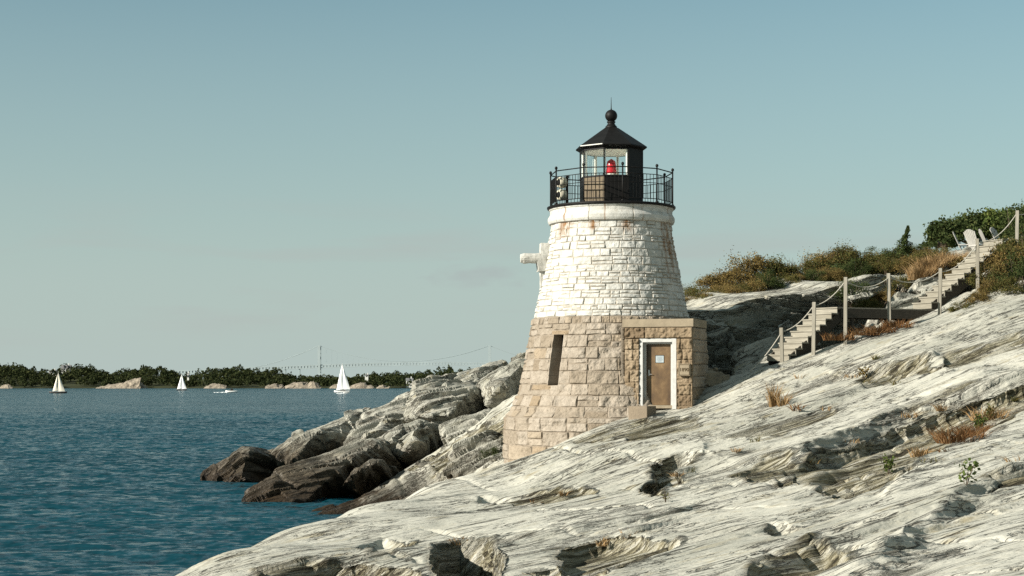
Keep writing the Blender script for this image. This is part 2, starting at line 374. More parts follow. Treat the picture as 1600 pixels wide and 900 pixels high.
def tps_fit(c, smooth=.02):
    n = len(c); d = np.hypot(c[:, None, 0] - c[None, :, 0], c[:, None, 1] - c[None, :, 1]) / 30
    K = np.where(d > 0, d * d * np.log(np.maximum(d, 1e-9)), 0) + np.eye(n) * smooth * .02
    Q = np.c_[np.ones(n), c[:, 0] / 30, c[:, 1] / 30]
    A = np.block([[K, Q], [Q.T, np.zeros((3, 3))]]); b = np.r_[c[:, 2], 0, 0, 0]
    return np.linalg.solve(A, b)
_w = tps_fit(ctrl)
def base_z(x, y):
    x = np.asarray(x, np.float64); y = np.asarray(y, np.float64); sh = x.shape; x = x.ravel(); y = y.ravel(); out = np.empty_like(x)
    for i in range(0, len(x), 60000):
        xs, ys = x[i:i + 60000, None], y[i:i + 60000, None]
        d2 = ((xs - ctrl[:, 0]) ** 2 + (ys - ctrl[:, 1]) ** 2) / 900
        k = .5 * d2 * np.log(np.maximum(d2, 1e-12))
        out[i:i + 60000] = k @ _w[:-3] + _w[-3] + _w[-2] * xs[:, 0] / 30 + _w[-1] * ys[:, 0] / 30
    return out.reshape(sh)

def strata_disp(X, Y, Z, amp=1.0, big=True):
    s = ST_N[0] * X + ST_N[1] * Y + ST_N[2] * Z; a = ST_A[0] * X + ST_A[1] * Y + ST_A[2] * Z; b = ST_B[0] * X + ST_B[1] * Y + ST_B[2] * Z
    wp = fbm(X * .16, Y * .16, Z * .16, 3); s = s + .55 * wp
    d = 0
    if big:
        t = s * .42 + .9 * fbm(a * .11, b * .11, s * 0 + 3, 3); f = t - np.floor(t)
        saw = np.where(f < .06, sst(0, .06, f), 1 - (f - .06) / .94)
        mk = sst(.42, .62, vn(a * .14 + 9, b * .2, np.floor(t) * 3.7))
        d = d + .27 * saw * mk
        t = s * 1.15 + .8 * fbm(a * .25, b * .3, s * 0 + 7, 3); f = t - np.floor(t)
        saw = np.where(f < .09, sst(0, .09, f), 1 - (f - .09) / .91)
        mk = sst(.45, .65, vn(a * .3 + 4, b * .4, np.floor(t) * 5.1))
        d = d + .13 * saw * mk
    t = s * 3.4 + .7 * fbm(a * .5, b * .6, s * .3, 3); f = t - np.floor(t)
    saw = np.where(f < .18, sst(0, .18, f), 1 - (f - .18) / .82)
    mk = sst(.42, .7, vn(a * .5 + 14, b * .7, np.floor(t) * 2.3))
    d = d + .06 * saw * mk
    t = s * 7.5 + .6 * fbm(a * .9, b * 1.2, s * .5, 3); f = t - np.floor(t)
    d = d + .030 * np.where(f < .25, sst(0, .25, f), 1 - (f - .25) / .75) * sst(.40, .7, vn(a * .8 + 24, b * 1.1, np.floor(t) * 1.9))
    d = d + .08 * fbm(a * .22, b * .8, s * 1.8, 5) + .05 * fbm(a * .7, b * 2.2, s * 6, 4)
    # joints cutting across the beds
    q = a * .33 + .6 * fbm(a * .2, b * .3, s * .4, 3); q2 = np.abs(q - np.round(q))
    jm = sst(.52, .66, vn(a * .2 + 31, b * .25, s * .3))
    d = d - .16 * jm * (1 - sst(.0, .045, q2))
    return amp * d

def poly_dist(X, Y, pts):                  # signed distance to a polyline (positive on the far side), and 0..1 end taper
    best = np.full(X.shape, 1e9); sg = np.zeros(X.shape); tt = np.zeros(X.shape)
    n = len(pts) - 1
    for i in range(n):
        ax, ay = pts[i][:2]; bx, by = pts[i + 1][:2]; dx, dy = bx - ax, by - ay; L2 = dx * dx + dy * dy
        u = np.clip(((X - ax) * dx + (Y - ay) * dy) / L2, 0, 1)
        ex, ey = X - ax - u * dx, Y - ay - u * dy; d = np.hypot(ex, ey); cr = np.sign(dx * ey - dy * ex)
        mk = d < best; best = np.where(mk, d, best); sg = np.where(mk, cr, sg); tt = np.where(mk, (i + u) / n, tt)
    return best * sg, tt
def on_ground(px, py):                     # where the ray through a photo pixel meets the base terrain
    Ys = np.arange(9, 60, .1); Xs = (px - 800) / F * Ys; zr = CAMZ + (HZ - py) / F * Ys
    h = np.where(base_z(Xs, Ys) >= zr)[0]
    k = h[0] if len(h) else len(Ys) - 1
    return (Xs[k], Ys[k])
SCARPS = [  # polyline in photo pixels (left to right), drop, reach below, lift, reach above
 ([(1222,728),(1290,700),(1400,655),(1500,622),(1640,580)], .10, 1.2, .34, 2.6),
 ([(1335,905),(1400,862),(1480,800),(1600,735),(1700,690)], .03, .8, .16, 1.2),
 ([(1330,800),(1420,735),(1500,700),(1560,668),(1640,630)], -.12, 1.6, .0, 1.0),
 ([(1280,590),(1340,578),(1420,570),(1480,560)], .20, .8, .12, 1.2),
]
u = np.concatenate([np.linspace(-.62, -.36, 50)[:-1], np.linspace(-.36, .42, 1080), np.linspace(.42, .8, 60)[1:]])
ys = [1.0]
while ys[-1] < 135:
    y = ys[-1]
    ys.append(y + (.12 if y < 14 else .045 if y < 56 else .055 if y < 67 else .14 if y < 90 else .6))
ys = np.array(ys)
TY, TU = np.meshgrid(ys, u, indexing='ij'); TX = TU * (TY + 12)
TZ = base_z(TX, TY)
# scarps
SC_R = np.zeros_like(TZ)
for pts, dr, w, lift, w2 in SCARPS:
    wp = [on_ground(*p) for p in pts]
    x0, x1 = min(p[0] for p in wp) - 7, max(p[0] for p in wp) + 7; y0, y1 = min(p[1] for p in wp) - 8, max(p[1] for p in wp) + 8
    sel = np.where((TX > x0) & (TX < x1) & (TY > y0) & (TY < y1))
    sx, sy = TX[sel], TY[sel]
    wx = sx + .5 * fbm(sx * .5, sy * .5, sx * 0 + dr * 9, 3); wy = sy + .55 * fbm(sx * .40, sy * .40, sx * 0 + 5 + w, 4)
    d, t = poly_dist(wx, wy, wp)
    tp = sst(0, .12, t) * sst(0, .12, 1 - t)
    edge = sst(-.38, 0, d); ed_ = tp * sst(-.9, -.15, d) * (1 - sst(.0, .25, d)); SC_R[sel] = np.maximum(SC_R[sel], ed_)
    TZ[sel] += tp * np.where(d > 0, lift * np.exp(-d / w2), lift * edge - dr * (1 - edge) * np.exp(np.minimum(d, 0) / w))
# hollows and crumbled patches
def patch(px, py, rx, ry, ang=0.0):
    cx, cy = on_ground(px, py) if py > 0 else (px, -py); wx = TX - cx + .25 * fbm(TX * 1.3, TY * 1.3, TX * 0 + px, 2); wy = TY - cy + .35 * fbm(TX * 1.1, TY * 1.1, TX * 0 + py, 2)
    a = wx * math.cos(ang) + wy * math.sin(ang); b = -wx * math.sin(ang) + wy * math.cos(ang); return np.hypot(a / rx, b / ry)
ZONES = [  # outline in photo pixels (or px, row, distance), recess, weight
 ([(1225,735),(1300,704),(1400,660),(1500,627),(1640,586),(1640,600),(1600,628),(1545,662),(1490,702),(1420,738),(1370,762),(1325,776),(1270,764)], .34, 1),
 ([(1140,746),(1180,726),(1220,714),(1240,735),(1220,756),(1160,757)], .10, .9),
 ([(1012,748),(1024,726),(1060,713),(1112,704),(1096,725),(1062,742),(1038,778),(1014,772)], .45, 1),
 ([(868,852),(930,838),(992,828),(1050,850),(1020,870),(960,880),(900,880)], .22, 1),
 ([(828,886),(900,872),(942,880),(930,895),(850,902)], .34, 1),
 ([(556,852),(600,838),(642,845),(622,862),(580,868)], .14, 1),
 ([(400,897),(480,882),(560,876),(640,880),(650,912),(400,912)], .18, .9),
 ([(748,777),(830,766),(900,756),(934,770),(860,786),(780,791)], .10, .9),
 ([(1196,872),(1270,850),(1332,860),(1322,890),(1250,908),(1180,908)], .16, 1),
 ([(1538,762),(1600,742),(1640,752),(1560,776)], .16, 1),
 ([(1328,602),(1350,580),(1440,565),(1472,575),(1400,596)], .14, .9),
 ([(888,692),(1000,655),(1092,648),(1104,670),(1000,692)], .05, .55),
 ([(1098,692),(1200,660),(1292,640),(1306,652),(1200,692),(1120,720)], .06, .6),
 ([(1470,560),(1600,520),(1640,540),(1600,562),(1500,585)], .10, .7),
 ([(676,852),(720,844),(772,842),(782,868),(770,905),(690,908)], .95, .8),
 ([(1190,828),(1215,815),(1238,822),(1222,838)], .12, .8), ([(1395,640),(1480,610),(1540,600),(1500,622),(1420,650)], .05, .5),
 ([(700,692,61.5),(790,652,61),(797,735,56.5),(700,750,58.5),(620,782,61.5),(556,796,62.5),(600,765,63)], .0, .9),
]
SLABS = [
 [(1220,722),(1300,686),(1400,644),(1500,610),(1640,566),(1640,520),(1500,566),(1400,604),(1310,645),(1226,692)],
 [(1375,766),(1500,704),(1600,644),(1640,634),(1640,735),(1500,775),(1400,812),(1330,850),(1300,800)],
 [(1420,900),(1480,830),(1600,770),(1640,760),(1640,910),(1400,912)],
 [(1050,775),(1180,764),(1300,782),(1260,818),(1100,830),(1030,805)],
 [(380,858),(480,818),(600,778),(760,742),(870,735),(760,795),(650,832),(480,872)],
 [(700,805),(800,795),(900,800),(880,836),(760,838),(660,845)],
 [(1010,690),(1120,680),(1230,672),(1200,705),(1100,722),(1020,712)],
 [(940,905),(1010,885),(1120,850),(1180,862),(1150,905)]]
ZONES = ZONES + [(p_, 0, -1) for p_ in SLABS]
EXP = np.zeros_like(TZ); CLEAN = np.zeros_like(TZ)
for pts, dep, wt in ZONES:
    wp = np.array([on_ground(*p) if len(p) == 2 else ((p[0] - 800) / F * p[2], p[2]) for p in pts])
    lo, hi = wp.min(0) - 1.2, wp.max(0) + 1.2
    sel = np.where((TX > lo[0]) & (TX < hi[0]) & (TY > lo[1]) & (TY < hi[1])); sx, sy = TX[sel], TY[sel]
    k = .38 if dep < .9 else .16
    wx = sx + k * fbm(sx * .9, sy * .7, sx * 0 + dep * 31, 5); wy = sy + 1.6 * k * fbm(sx * .8, sy * .6, sx * 0 + 5 + wt, 5)
    dmin = np.full(sx.shape, 1e9); ins = np.zeros(sx.shape, bool)
    for i in range(len(wp)):
        (ax, ay), (bx_, by_) = wp[i], wp[(i + 1) % len(wp)]; dx, dy_ = bx_ - ax, by_ - ay
        t = np.clip(((wx - ax) * dx + (wy - ay) * dy_) / (dx * dx + dy_ * dy_), 0, 1); dmin = np.minimum(dmin, np.hypot(wx - ax - t * dx, wy - ay - t * dy_))
        c_ = (ay > wy) != (by_ > wy); ins ^= c_ & (wx < dx * (wy - ay) / (dy_ if dy_ else 1e-9) + ax)
    sd = np.where(ins, dmin, -dmin); m_ = sst(-.03, .12, sd)
    if wt < 0: CLEAN[sel] = np.maximum(CLEAN[sel], sst(-.1, .5, sd)); continue
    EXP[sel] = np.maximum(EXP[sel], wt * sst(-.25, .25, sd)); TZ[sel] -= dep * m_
ROUGH = np.zeros_like(TZ)
for px, py, rx, ry, ang in ((1010, 815, 1.0, 2.4, -.5), (1045, 748, .5, 1.8, -.6), (-1.2, -57.5, 2.2, 3.2, .3), (-3.5, -60.5, 2.0, 2.5, .3)):
    ROUGH = np.maximum(ROUGH, 1 - sst(.35, 1.15, patch(px, py, rx, ry, ang)))
# normals of the base, then bed-controlled relief along them
gy = np.gradient(TZ, axis=0) / np.maximum(np.gradient(TY, axis=0), 1e-6)
gx = np.gradient(TZ, axis=1) / np.maximum(np.gradient(TX, axis=1), 1e-6)
gy = gy - gx * TU
nl = 1 / np.sqrt(1 + gx * gx + gy * gy)
SLOPE = np.sqrt(gx * gx + gy * gy)
cl = sst(.45, 1.0, SLOPE) * (TY > 55) * (TX > 5)
D = (strata_disp(TX, TY, TZ) - .16) * np.where(TY < 56, (.48 + .90 * EXP) * (1 - .5 * CLEAN), 1) * (1 - .75 * cl)
SA = TX * ST_A[0] + TY * ST_A[1] + TZ * ST_A[2]; SB = TX * ST_B[0] + TY * ST_B[1] + TZ * ST_B[2]; SN = TX * ST_N[0] + TY * ST_N[1] + TZ * ST_N[2]
rt = SN * 2.6 + .8 * fbm(SA * .5, SB * .8, SN * .4, 3); rf_ = rt - np.floor(rt)
D = D + ROUGH * (1 + 1.0 * (TY > 55)) * (.22 * (np.where(rf_ < .12, sst(0, .12, rf_), 1 - (rf_ - .12) / .88) - .4) * sst(.3, .6, vn(SA * .8, SB, np.floor(rt) * 2.7)) + .14 * (np.abs(fbm(SA * .9, SB * 1.6, SN * 2.6, 5)) - .2))
# open bedding ledges on the steep shaded cliff
lt = TZ * 1.5 + .12 * TX + .5 * fbm(TX * .35, TY * .35, TZ * .3, 3); lf = lt - np.floor(lt); lt2 = TZ * 5.2 + .4 * TX + .6 * fbm(TX * .8, TY * .8, TZ, 3); lf2 = lt2 - np.floor(lt2)
D = D + cl * (.55 * np.where(lf < .12, 1 - lf / .12, (lf - .12) / .88) + .07 * np.where(lf2 < .2, 1 - lf2 / .2, (lf2 - .2) / .8) - .35)
near_tower = np.exp(-(((TX - 3.2) ** 2 + (TY - 53.5) ** 2) / 16.0))
D = D + SC_R * (.16 * fbm(SA * .3, SB * 1.0, SN * 7, 4) + .06 * fbm(TX * 3, TY * 3, TZ * 6, 3))
D = D * (1 - .55 * near_tower)
hill = sst(66, 72, TY) * sst(9, 12, TX); D = D * (1 - .6 * hill)
shl = sst(-8, -6.5, TX) * sst(.6, -.6, TX) * sst(55, 56.5, TY) * sst(66, 64, TY)
q1 = SN * .95 + .5 * fbm(SA * .3, SB * .4, SN * .3, 3); q1f = q1 - np.floor(q1); q2 = SA * .5 + .8 * fbm(SA * .3, SB * .4, np.floor(q1) * 1.7, 2)
D = D + shl * (.42 * (np.where(q1f < .1, q1f / .1, 1 - (q1f - .1) / .9) - .5) + .45 * (vn(np.floor(q1) * 2.9, np.floor(q2) * 3.7, SN * 0) - .5) + .10 * fbm(SA * .9, SB * 2, SN * 4, 4))
TX2 = TX - gx * nl * D; TY2 = TY - gy * nl * D; TZ2 = TZ + nl * D
ground = np_mesh('rocky_ground', np.stack([TX2, TY2, TZ2], -1).reshape(-1, 3), grid_faces(*TX.shape), M_ROCK, attrs={'exposed': EXP, 'clean': CLEAN})
tag(ground, kind='structure')
def gz(x, y):                              # ground height near a world point
    i = int(np.clip(np.searchsorted(ys, y), 0, len(ys) - 1)); j = int(np.clip(np.searchsorted(u, x / (y + 12)), 0, len(u) - 1))
    return float(TZ2[i, j])
def gp(px, Y): x = (px - 800) / F * Y; return Vector((x, Y, gz(x, Y)))

# ------------------------------------------------------------------ bedded cliff behind the tower and the lower stairs
HEAD = [(1040,492,56.6),(1085,480,57.4),(1120,474,58.2),(1160,466,59.2),(1200,457,60.2),(1240,448,61.2),(1290,441,62.3),(1340,440,63.2),(1400,440,64),(1460,436,65)]
hp = np.array([tuple(P(*p)) for p in HEAD]); tt_ = np.linspace(0, len(hp) - 1, 420)
hx, hy, hzz = (np.interp(tt_, range(len(hp)), hp[:, k]) for k in range(3)); nv_ = 260
vv = np.linspace(0, 1, nv_)[:, None]; wall = np.clip(vv / .68, 0, 1); capv = np.clip((vv - .68) / .32, 0, 1)
ox, oy = .56, -.83                                                    # outward, towards the viewer's right
hh_ = hzz - 3.9
hzz = hzz + .42 * fbm(hx * .55, hx * 0 + 2, hx * 0, 4) - .12
CZ = hzz[None, :] - (1 - wall) * hh_[None, :] + capv * .42
back = wall * .55 + capv * 4.6
q = CZ + .10 * hx[None, :] + .22 * fbm(hx[None, :] * .5 + 0 * CZ, CZ * .3, CZ * 0, 3)
bf = q * 1.25; bf = bf - np.floor(bf); bs = q * 3.9 + .3 * fbm(hx[None, :] * .9, CZ, CZ * 0, 2); bi = np.floor(bs); bs = bs - bi
off = (.95 * bf ** 1.6 * (.4 + .9 * vn(hx[None, :] * .35 + 0 * CZ, np.floor(q * 1.25) * 2.9, CZ * 0)) + .22 * bs * (vn(hx[None, :] * .7 + 0 * CZ, bi * 1.7, CZ * 0) > .42)) + .55 * fbm(hx[None, :] * .40, CZ * .45, CZ * 0 + 3, 4) + .10 * fbm(hx[None, :] * 1.8, CZ * 4, CZ * 0, 4)
off = off * (1 - .75 * sst(0, .25, capv)); jn = hx[None, :] * .42 + .5 * fbm(hx[None, :] * .3 + 0 * CZ, np.floor(q * 1.25) * 3.3, CZ * 0, 2); jd = np.abs(jn - np.round(jn))
off = off - .30 * (1 - sst(0, .05, jd)) * (1 - sst(0, .3, capv))
CZ2 = CZ + capv * (.10 * fbm(hx[None, :] * .8, back * .8 + 0 * CZ, CZ * 0, 4)) - .35 * sst(.75, 1, capv) * 1.5
cliff = np_mesh('cliff', np.stack([hx[None, :] + ox * (off - back), hy[None, :] + oy * (off - back), CZ2], -1).reshape(-1, 3), grid_faces(nv_, 420), M_ROCK, None, True, {'exposed': (.10 * (1 - sst(0, .4, capv)) + 0 * CZ)})
tag(cliff, kind='structure')

# ------------------------------------------------------------------ sea
def sea_material():
    m = Mat('sea_water')
    n1 = m.noise(m.pos((.35, 1.0, 1)), 1.3, 6, .62, .3); n2 = m.noise(m.pos((.5, 1.1, 1)), 5.0, 4, .6)
    n3 = m.noise(m.pos((.012, .03, 1)), 1.0, 3, .5)
    h = m.math('ADD', m.math('MULTIPLY', n1, 1.0), m.math('MULTIPLY', n2, .25))
    m.set(Base_Color=m.mix(m.ramp(n3, [(.35, 0.0), (.65, 1.0)]), (.0015, .025, .036, 1), (.003, .035, .049, 1)), Roughness=.13, IOR=1.33, Specular_IOR_Level=.5)
    def slopes(v, scl, det, ro):
        nd = m.n('ShaderNodeTexNoise'); nd.inputs['Scale'].default_value = scl; nd.inputs['Detail'].default_value = det; nd.inputs['Roughness'].default_value = ro
        m.L(v, nd.inputs['Vector']); sb = m.n('ShaderNodeVectorMath'); sb.operation = 'SUBTRACT'; m.L(nd.outputs['Color'], sb.inputs[0]); sb.inputs[1].default_value = (.5, .5, .5); return sb.outputs[0]
    def vm(op, a, b):
        nd = m.n('ShaderNodeVectorMath'); nd.operation = op
        for i, v in enumerate((a, b)):
            if hasattr(v, 'is_linked'): m.L(v, nd.inputs[i])
            else: nd.inputs[i].default_value = v
        return nd.outputs[0]
    s1 = slopes(m.pos((.85, 1.5, 1)), 2.4, 7, .66); s2 = slopes(m.pos((.10, .26, 1)), 1.0, 3, .5)
    gu = m.ramp(n3, [(.3, .75), (.7, 1.15)])
    sl_ = vm('MULTIPLY', vm('ADD', vm('MULTIPLY', s1, (2.2, 5.2, 0)), vm('MULTIPLY', s2, (.2, .5, 0))), gu)
    ge = m.n('ShaderNodeNewGeometry')
    sl_ = vm('ADD', sl_, (.0, -.23, 0))                      # normals all tilted towards the viewer, so distant water reflects less pale sky
    m.L(vm('NORMALIZE', vm('ADD', ge.outputs['Normal'], sl_), (0, 0, 0)), m.b.inputs['Normal'])
    return m.m
us = np.concatenate([np.linspace(-3, -.45, 40)[:-1], np.linspace(-.45, .12, 620), np.linspace(.12, 3, 60)[1:]])
yw = [4.0]
while yw[-1] < 26000:
    y = yw[-1]
    yw.append(y + (.5 if y < 34 else max(.09, y * .0024) if y < 260 else y * .012 if y < 2500 else y * .06))
yw = np.array(yw); WY, WU = np.meshgrid(yw, us, indexing='ij'); WX = WU * (WY + 4)
WZ = np.zeros_like(WX); rr = np.random.RandomState(3)
dy = np.gradient(yw)[:, None]
gust = .65 + .7 * vn(WX * .03, WY * .02, WX * 0)
for k in range(46):
    lam = .5 * (5.5 / .5) ** rr.rand(); th = rr.normal(0, .36) + .12; kx, ky = 2 * PI / lam * math.sin(th), 2 * PI / lam * math.cos(th)
    amp = .030 * lam / (2 * PI) * (1.25 if lam < 3 else .8)
    fade = np.clip((lam / (3.2 * dy) - .6), 0, 1)
    ph = kx * WX + ky * WY + rr.rand() * 6.28
    WZ += fade * amp * gust * (np.sin(ph) + .25 * np.cos(2 * ph))
sea = np_mesh('sea', np.stack([WX, WY, WZ], -1).reshape(-1, 3), grid_faces(*WX.shape), sea_material())
tag(sea, kind='structure')

# ------------------------------------------------------------------ lighthouse
LX, LY = 155 * 55 / F, 55.0
lh = empty('lighthouse', (LX, LY, 0))
tag(lh, 'short round stone lighthouse, white above and bare granite below, with a black lantern on top', 'lighthouse')
def Zt(py): return CAMZ + (HZ - py) / 48.0
def masonry_mat(name, cols, mortar, rust=False, bump=.5):
    m = Mat(name); blk = m.attr('blk'); jt = m.attr('joint')
    nz = m.noise(m.coord(), 3.0, 6, .65); fine = m.noise(m.coord(), 22, 5, .7)
    c = m.ramp(blk, cols)
    c = m.mix(m.math('MULTIPLY', m.ramp(nz, [(.40, .0), (.72, 1.0)]), .55), c, tuple(x * .72 for x in cols[0][1][:3]) + (1,))
    c = m.mix(m.ramp(fine, [(.34, .5), (.5, 0.0)]), c, tuple(x * .6 for x in cols[0][1][:3]) + (1,))
    c = m.mix(m.math('MULTIPLY', jt, m.ramp(nz, [(.34, 0.3), (.54, 1.0)])), c, mortar)
    if rust:
        c = m.mix(m.math('MULTIPLY', m.attr('rust'), m.ramp(m.noise(m.coord((4, 4, .8)), 2.2, 5, .65), [(.36, 0.0), (.54, 1.0)])), c, (.17, .085, .03, 1))
        gr = m.noise(m.coord((1, 1, 1)), 5.5, 6, .72)
        c = m.mix(m.math('MULTIPLY', m.ramp(gr, [(.50, 0.0), (.66, 1.0)]), .6), c, (.27, .25, .205, 1))
    m.set(Base_Color=c, Roughness=.85, Specular_IOR_Level=.25)
    m.bump(m.math('ADD', nz, m.math('MULTIPLY', fine, .5)), bump, .035)
    return m.m
def course_pattern(wmap, z, zs, wr, rng, jitter=.012, split=.25):
    """joint distance and block id for surface coords (arc length w with period/extent, height z)"""
    W0, W1 = float(wmap.min()), float(wmap.max())
    ww = wmap + jitter * 2.2 * fbm(wmap * 5, z * 5, wmap * 0, 2); zz = z + jitter * 1.6 * fbm(wmap * 3, z * 3, wmap * 0 + 7, 2)
    ci = np.clip(np.searchsorted(zs, zz.ravel()) - 1, 0, len(zs) - 2).reshape(z.shape)
    zs = np.array(zs); dz = np.minimum(zz - zs[ci], zs[ci + 1] - zz)
    blk = np.zeros(z.shape); dist = dz.copy(); loc = np.zeros(z.shape)
    for c in range(len(zs) - 1):
        mk = ci == c
        if not mk.any(): continue
        h = zs[c + 1] - zs[c]
        x = [W0 - 1]
        while x[-1] < W1 + 1: x.append(x[-1] + h * rng.uniform(*wr))
        x = np.array(x); bi = np.clip(np.searchsorted(x, ww[mk]) - 1, 0, len(x) - 2)
        r = rng.rand(len(x)); sp = rng.rand(len(x)) < split; half = rng.uniform(.35, .65, len(x))
        dx = np.minimum(ww[mk] - x[bi], x[bi + 1] - ww[mk])
        zr = (zz[mk] - zs[c]) / h
        dh = np.where(sp[bi], np.abs(zr - half[bi]) * h, 9)
        top = sp[bi] & (zr > half[bi])
        blk[mk] = np.where(top, (r[bi] * 7.3) % 1, r[bi]); dist[mk] = np.minimum(np.minimum(dist[mk], dx), dh)
    return blk, np.maximum(dist, 0)
def drum(name, prof, zs, wr, mat, rng, nth, dzg, bev, prot, rough, groove, split=.25, carve=None, rust=False):
    pz = np.array([p[1] for p in prof]); pr = np.array([p[0] for p in prof])
    nz = int((pz[-1] - pz[0]) / dzg) + 1
    z = np.linspace(pz[0], pz[-1], nz)[:, None] * np.ones((1, nth)); th = (np.arange(nth) / nth * 2 * PI - PI)[None, :] * np.ones((nz, 1))
    r = np.interp(z, pz, pr); w = th * float(pr.mean())
    blk, dj = course_pattern(w, z, zs, wr, rng, split=split)
    pf = sst(.004, bev, dj)
    X = r * np.sin(th); Y = -r * np.cos(th)
    nzv = fbm(X * 4.5, Y * 4.5, z * 4.5 + blk * 31, 4)
    tilt = (blk * 13.7 % 1 - .5) * .12
    disp = pf * (prot * (blk * 5.3 % 1) + rough * nzv) - groove * (1 - pf)
    if carve is not None: r, disp = carve(r, disp, th, z)
    R = r + disp
    X = R * np.sin(th); Y = -R * np.cos(th)
    at = {'blk': blk, 'joint': 1 - sst(.007, .030, dj)}
    if rust:
        a = np.zeros_like(z)
        for ang, wd, top, ln in rust: a = np.maximum(a, np.exp(-((th - ang) / wd) ** 2) * sst(top - ln, top - ln * .4, z))
        at['rust'] = a
    return np_mesh(name, np.stack([X, Y, z], -1).reshape(-1, 3), grid_faces(nz, nth, True), mat, lh, False, at)
def courses(z0, z1, lo, hi, rng):
    zs = [z0]
    while zs[-1] < z1 - lo * .6: zs.append(zs[-1] + rng.uniform(lo, hi))
    zs = np.array(zs); return z0 + (zs - z0) * (z1 - z0) / (zs[-1] - z0)
rngm = np.random.RandomState(11)
M_WST = masonry_mat('whitewashed_stone', [(0, (.42, .412, .375, 1)), (.35, (.46, .455, .42, 1)), (1, (.49, .485, .455, 1))], (.29, .26, .21, 1), True, .55)
M_GRAN = masonry_mat('pink_granite', [(0, (.19, .152, .108, 1)), (.35, (.25, .212, .165, 1)), (.75, (.29, .252, .205, 1)), (.93, (.27, .22, .16, 1)), (1, (.215, .16, .10, 1))], (.20, .165, .125, 1), False, .6)
M_BROWNST = masonry_mat('brown_granite', [(0, (.13, .092, .055, 1)), (.5, (.19, .142, .088, 1)), (1, (.26, .205, .14, 1))], (.14, .105, .065, 1), False, .7)
SL_A, SL_Z0, SL_Z1 = math.radians(-42), Zt(603), Zt(526)
def slit(r, disp, th, z):
    w = (th - SL_A) * r; ins = (np.abs(w) < .205) & (z > SL_Z0 + .02) & (z < SL_Z1)
    near = (np.abs(w) < .26) & (z > SL_Z0 - .04) & (z < SL_Z1 + .06)
    disp = np.where(near, disp * .3, disp); disp = np.where(ins, -.62, disp)
    return r, disp
zs_w = courses(Zt(498), Zt(351), .17, .27, rngm)
drum('white_shaft', [(2.51, Zt(498)), (2.34, Zt(460)), (2.14, Zt(410)), (1.99, Zt(372)), (1.93, Zt(351))], zs_w, (1.1, 2.6), M_WST, rngm, 860, .018, .026, .028, .050, .012, .4, None,
     [(math.radians(60), .09, Zt(352), 2.2), (math.radians(52), .04, Zt(352), 2.6), (math.radians(12), .10, Zt(352), .5), (math.radians(-52), .16, Zt(352), .7), (math.radians(-20), .06, Zt(352), .45), (math.radians(74), .1, Zt(352), 1.8)])
zs_g = np.array([Zt(760), Zt(742), Zt(716), Zt(693), Zt(671), Zt(650), Zt(634), Zt(617), Zt(600), Zt(580), Zt(562), Zt(545), Zt(526), Zt(509), Zt(498)])
drum('granite_base', [(3.48, Zt(760)), (3.48, Zt(653)), (3.42, Zt(649)), (3.26, Zt(642)), (3.06, Zt(618)), (2.93, Zt(601)), (2.73, Zt(550)), (2.545, Zt(498))], zs_g, (1.1, 2.9), M_GRAN, rngm, 1000, .021, .026, .028, .095, .018, .25, slit)
drum('cornice', [(1.95, Zt(353)), (2.02, Zt(351.5)), (2.055, Zt(348)), (2.06, Zt(343)), (2.02, Zt(339.5)), (1.985, Zt(337)), (1.985, Zt(331.5)), (2.02, Zt(330)), (2.02, Zt(327.3))], [Zt(353), Zt(327.3)], (2.2, 3.6), M_WST, rngm, 700, .014, .016, .004, .010, .016, 0, None,
     [(math.radians(26), .012, Zt(326), 1.2), (math.radians(-9), .010, Zt(326), 1.0), (math.radians(62), .03, Zt(326), 1.0), (math.radians(-50), .02, Zt(326), .8)])
wn = MB().box(-.24, .24, -.02, .02, 0, SL_Z1 - SL_Z0 + .3)
rs = 2.95 - .52
wn.build('slit_window', plain('window_dark', (.012, .012, .012), .3), lh, loc=(rs * math.sin(SL_A) * .93, -rs * math.cos(SL_A) * .93, SL_Z0 - .1), rz=SL_A)
# stone bracket on the seaward side
ba = math.radians(-84); bk = MB()
rot = Matrix.Rotation(ba, 4, 'Z')
def bb(x0, x1, r0, r1, py0, py1): bk.box(x0, x1, -r1, -r0, Zt(py1), Zt(py0), rot)
bb(-.17, .17, 1.9, 2.32, 381, 400); bb(-.24, .24, 1.9, 2.42, 400, 425); bb(-.15, .15, 1.95, 2.34, 425, 450)
def roughen(o, cuts, amp, fq):
    bm = bmesh.new(); bm.from_mesh(o.data); bmesh.ops.triangulate(bm, faces=bm.faces[:]); bmesh.ops.subdivide_edges(bm, edges=bm.edges[:], cuts=cuts, use_grid_fill=True)
    for v in bm.verts:
        p = np.array(v.co); k = [float(fbm(np.array([p[0] * fq + i]), np.array([p[1] * fq]), np.array([p[2] * fq]), 3)[0]) for i in (0, 31, 57)]; v.co += Vector(k) * amp
    bm.to_mesh(o.data); bm.free()
o = bk.build('bracket', M_WST, lh, False, 0); roughen(o, 5, .05, 5)
bt = MB(); bt.tube([rot @ Vector((0, -r, Zt(404.5))) for r in (2.35, 2.6, 2.85, 2.97)], [.165, .165, .17, .13], 14); roughen(bt.build('bracket_arm', M_WST, lh, False), 2, .04, 6)

